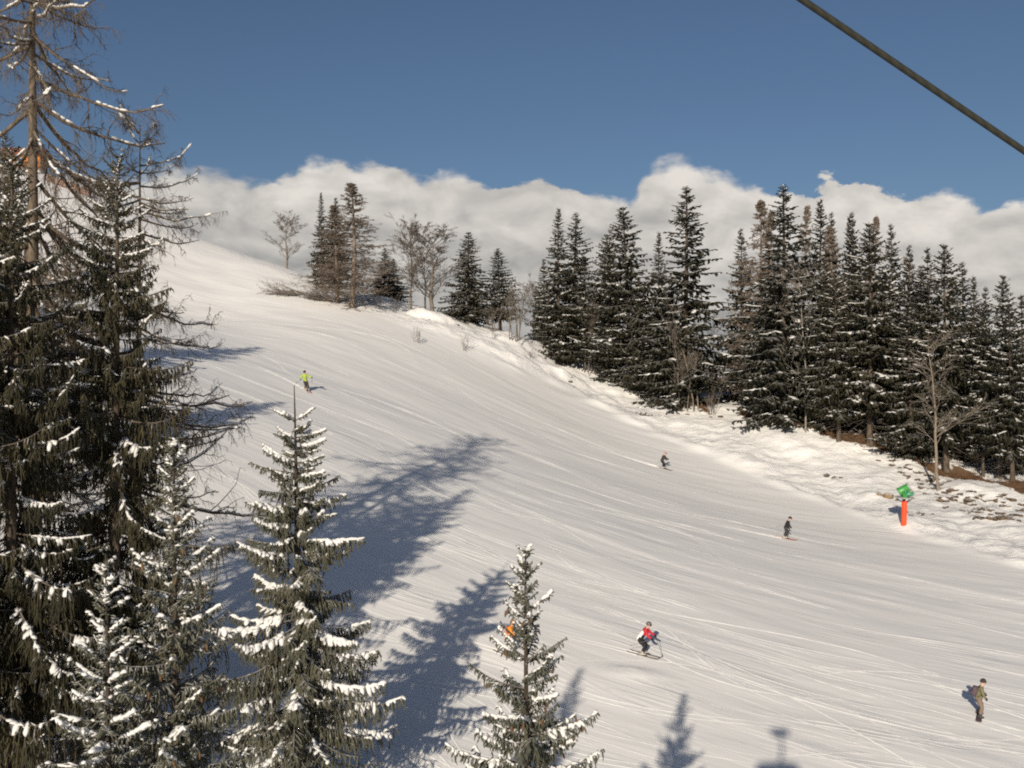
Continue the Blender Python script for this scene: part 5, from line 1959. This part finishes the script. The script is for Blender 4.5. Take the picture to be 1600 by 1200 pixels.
        grow(rng, pts, np.linspace(0.04, 0.012, 6)[None] * np.ones((n, 1)),
             [dict(n=7, ang=(20, 55), len=0.4, up=0.1, K=4, wob=0.15, rr=0.6, rmin=0.016), dict(n=4, ang=(20, 55), len=0.45, up=0.05, K=3, wob=0.15, rr=0.7, rmin=0.012)], g)
        tag(obj('brushwood_heap', g.mesh('brushwood', M_BARE), None, p), lab, 'brushwood', 'brushwood left of the larches')


litter()


def ski_tracks():
    rng = np.random.RandomState(21)
    g = Geo()
    n = 0
    while n < 130:
        px, py = rng.uniform(250, 1600), rng.uniform(430, 1180)
        p = hit(px, py, 36)
        if edge_dist(p.x, p.y) > -1.5 or p.y < 37 or p.y > 165:
            continue
        n += 1
        L = rng.uniform(5, 30)
        K = int(L / 0.45) + 4
        th0 = math.atan2(-0.38, 0.92) + rng.normal(0, 0.10)
        amp, wl, ph = (rng.uniform(0.05, 0.3) if rng.rand() < 0.6 else rng.uniform(0.4, 0.9)), rng.uniform(12, 34), rng.uniform(0, 6.28)
        s = np.arange(K) * 0.45
        th = th0 + amp * np.sin(s / wl * 6.28 + ph)
        x = p.x + np.cumsum(np.cos(th)) * 0.45
        y = p.y + np.cumsum(np.sin(th)) * 0.45
        for o in ((0.0,) if rng.rand() < 0.5 else (-0.16, 0.2)):
            xx, yy = x - np.sin(th) * o, y + np.cos(th) * o
            w = rng.uniform(0.05, 0.12) * (0.4 + 0.6 * np.sin(np.linspace(0, 3.14, K)))
            hh = rng.uniform(0.006, 0.024) * np.sin(np.linspace(0, 3.14, K)) * (0.6 + 0.8 * np.abs(vnoise(s * 0.7, s * 0 + n)) * 2)
            rows = []
            for q, hq in ((-1.0, -0.05), (-0.35, 0.75), (0.2, 1.0), (1.0, -0.05)):
                xr, yr = xx - np.sin(th) * w * q, yy + np.cos(th) * w * q
                rows.append(np.stack([xr, yr, zg(xr, yr) + (hh * hq if hq > 0 else -0.03)], -1))
            v = np.concatenate(rows)
            i = np.arange(K - 1)
            f = np.concatenate([np.stack([r * K + i, r * K + i + 1, (r + 1) * K + i + 1, (r + 1) * K + i], -1) for r in range(3)])
            g.add(v, f)
    # fresh trails behind the skiers
    for (px, py, th0, L, hgt) in ((1005, 1024, -0.30, 5, 0.03), (1228, 842, -0.37, 6, 0.05), (1036, 732, -0.42, 8, 0.06), (480, 610, -0.75, 7, 0.05), (796, 1024, -0.35, 4, 0.03)):
        p = hit(px, py, 36)
        K = int(L / 0.3)
        s = np.arange(K) * 0.3 + 0.8
        th = th0 + 0.25 * np.sin(s / 9.0)
        x = p.x - np.cumsum(np.cos(th)) * 0.3
        y = p.y - np.cumsum(np.sin(th)) * 0.3
        for o in (-0.15, 0.15):
            w = 0.10 + 0.07 * vnoise(s * 1.3, s * 0 + px + o)
            hh = hgt * np.linspace(1, 0.15, K) * (0.7 + 0.8 * np.abs(vnoise(s * 1.7, s * 0 + py)))
            rows = []
            for q, hq in ((-1.0, -0.05), (-0.35, 0.75), (0.2, 1.0), (1.0, -0.05)):
                xr, yr = x - np.sin(th) * (w * q + o), y + np.cos(th) * (w * q + o)
                rows.append(np.stack([xr, yr, zg(xr, yr) + (hh * hq if hq > 0 else -0.03)], -1))
            i = np.arange(K - 1)
            f = np.concatenate([np.stack([r * K + i, r * K + i + 1, (r + 1) * K + i + 1, (r + 1) * K + i], -1) for r in range(3)])
            g.add(np.concatenate(rows), f)
    m, nt = material('track_snow')
    finish(nt, (0.84, 0.825, 0.80, 1), 0.6, 0.3)
    o = obj('ski_tracks', g.mesh('ski_tracks', m))
    tag(o, 'raised ridges of snow along ski tracks on the piste', 'ski tracks', kind='stuff')


ski_tracks()
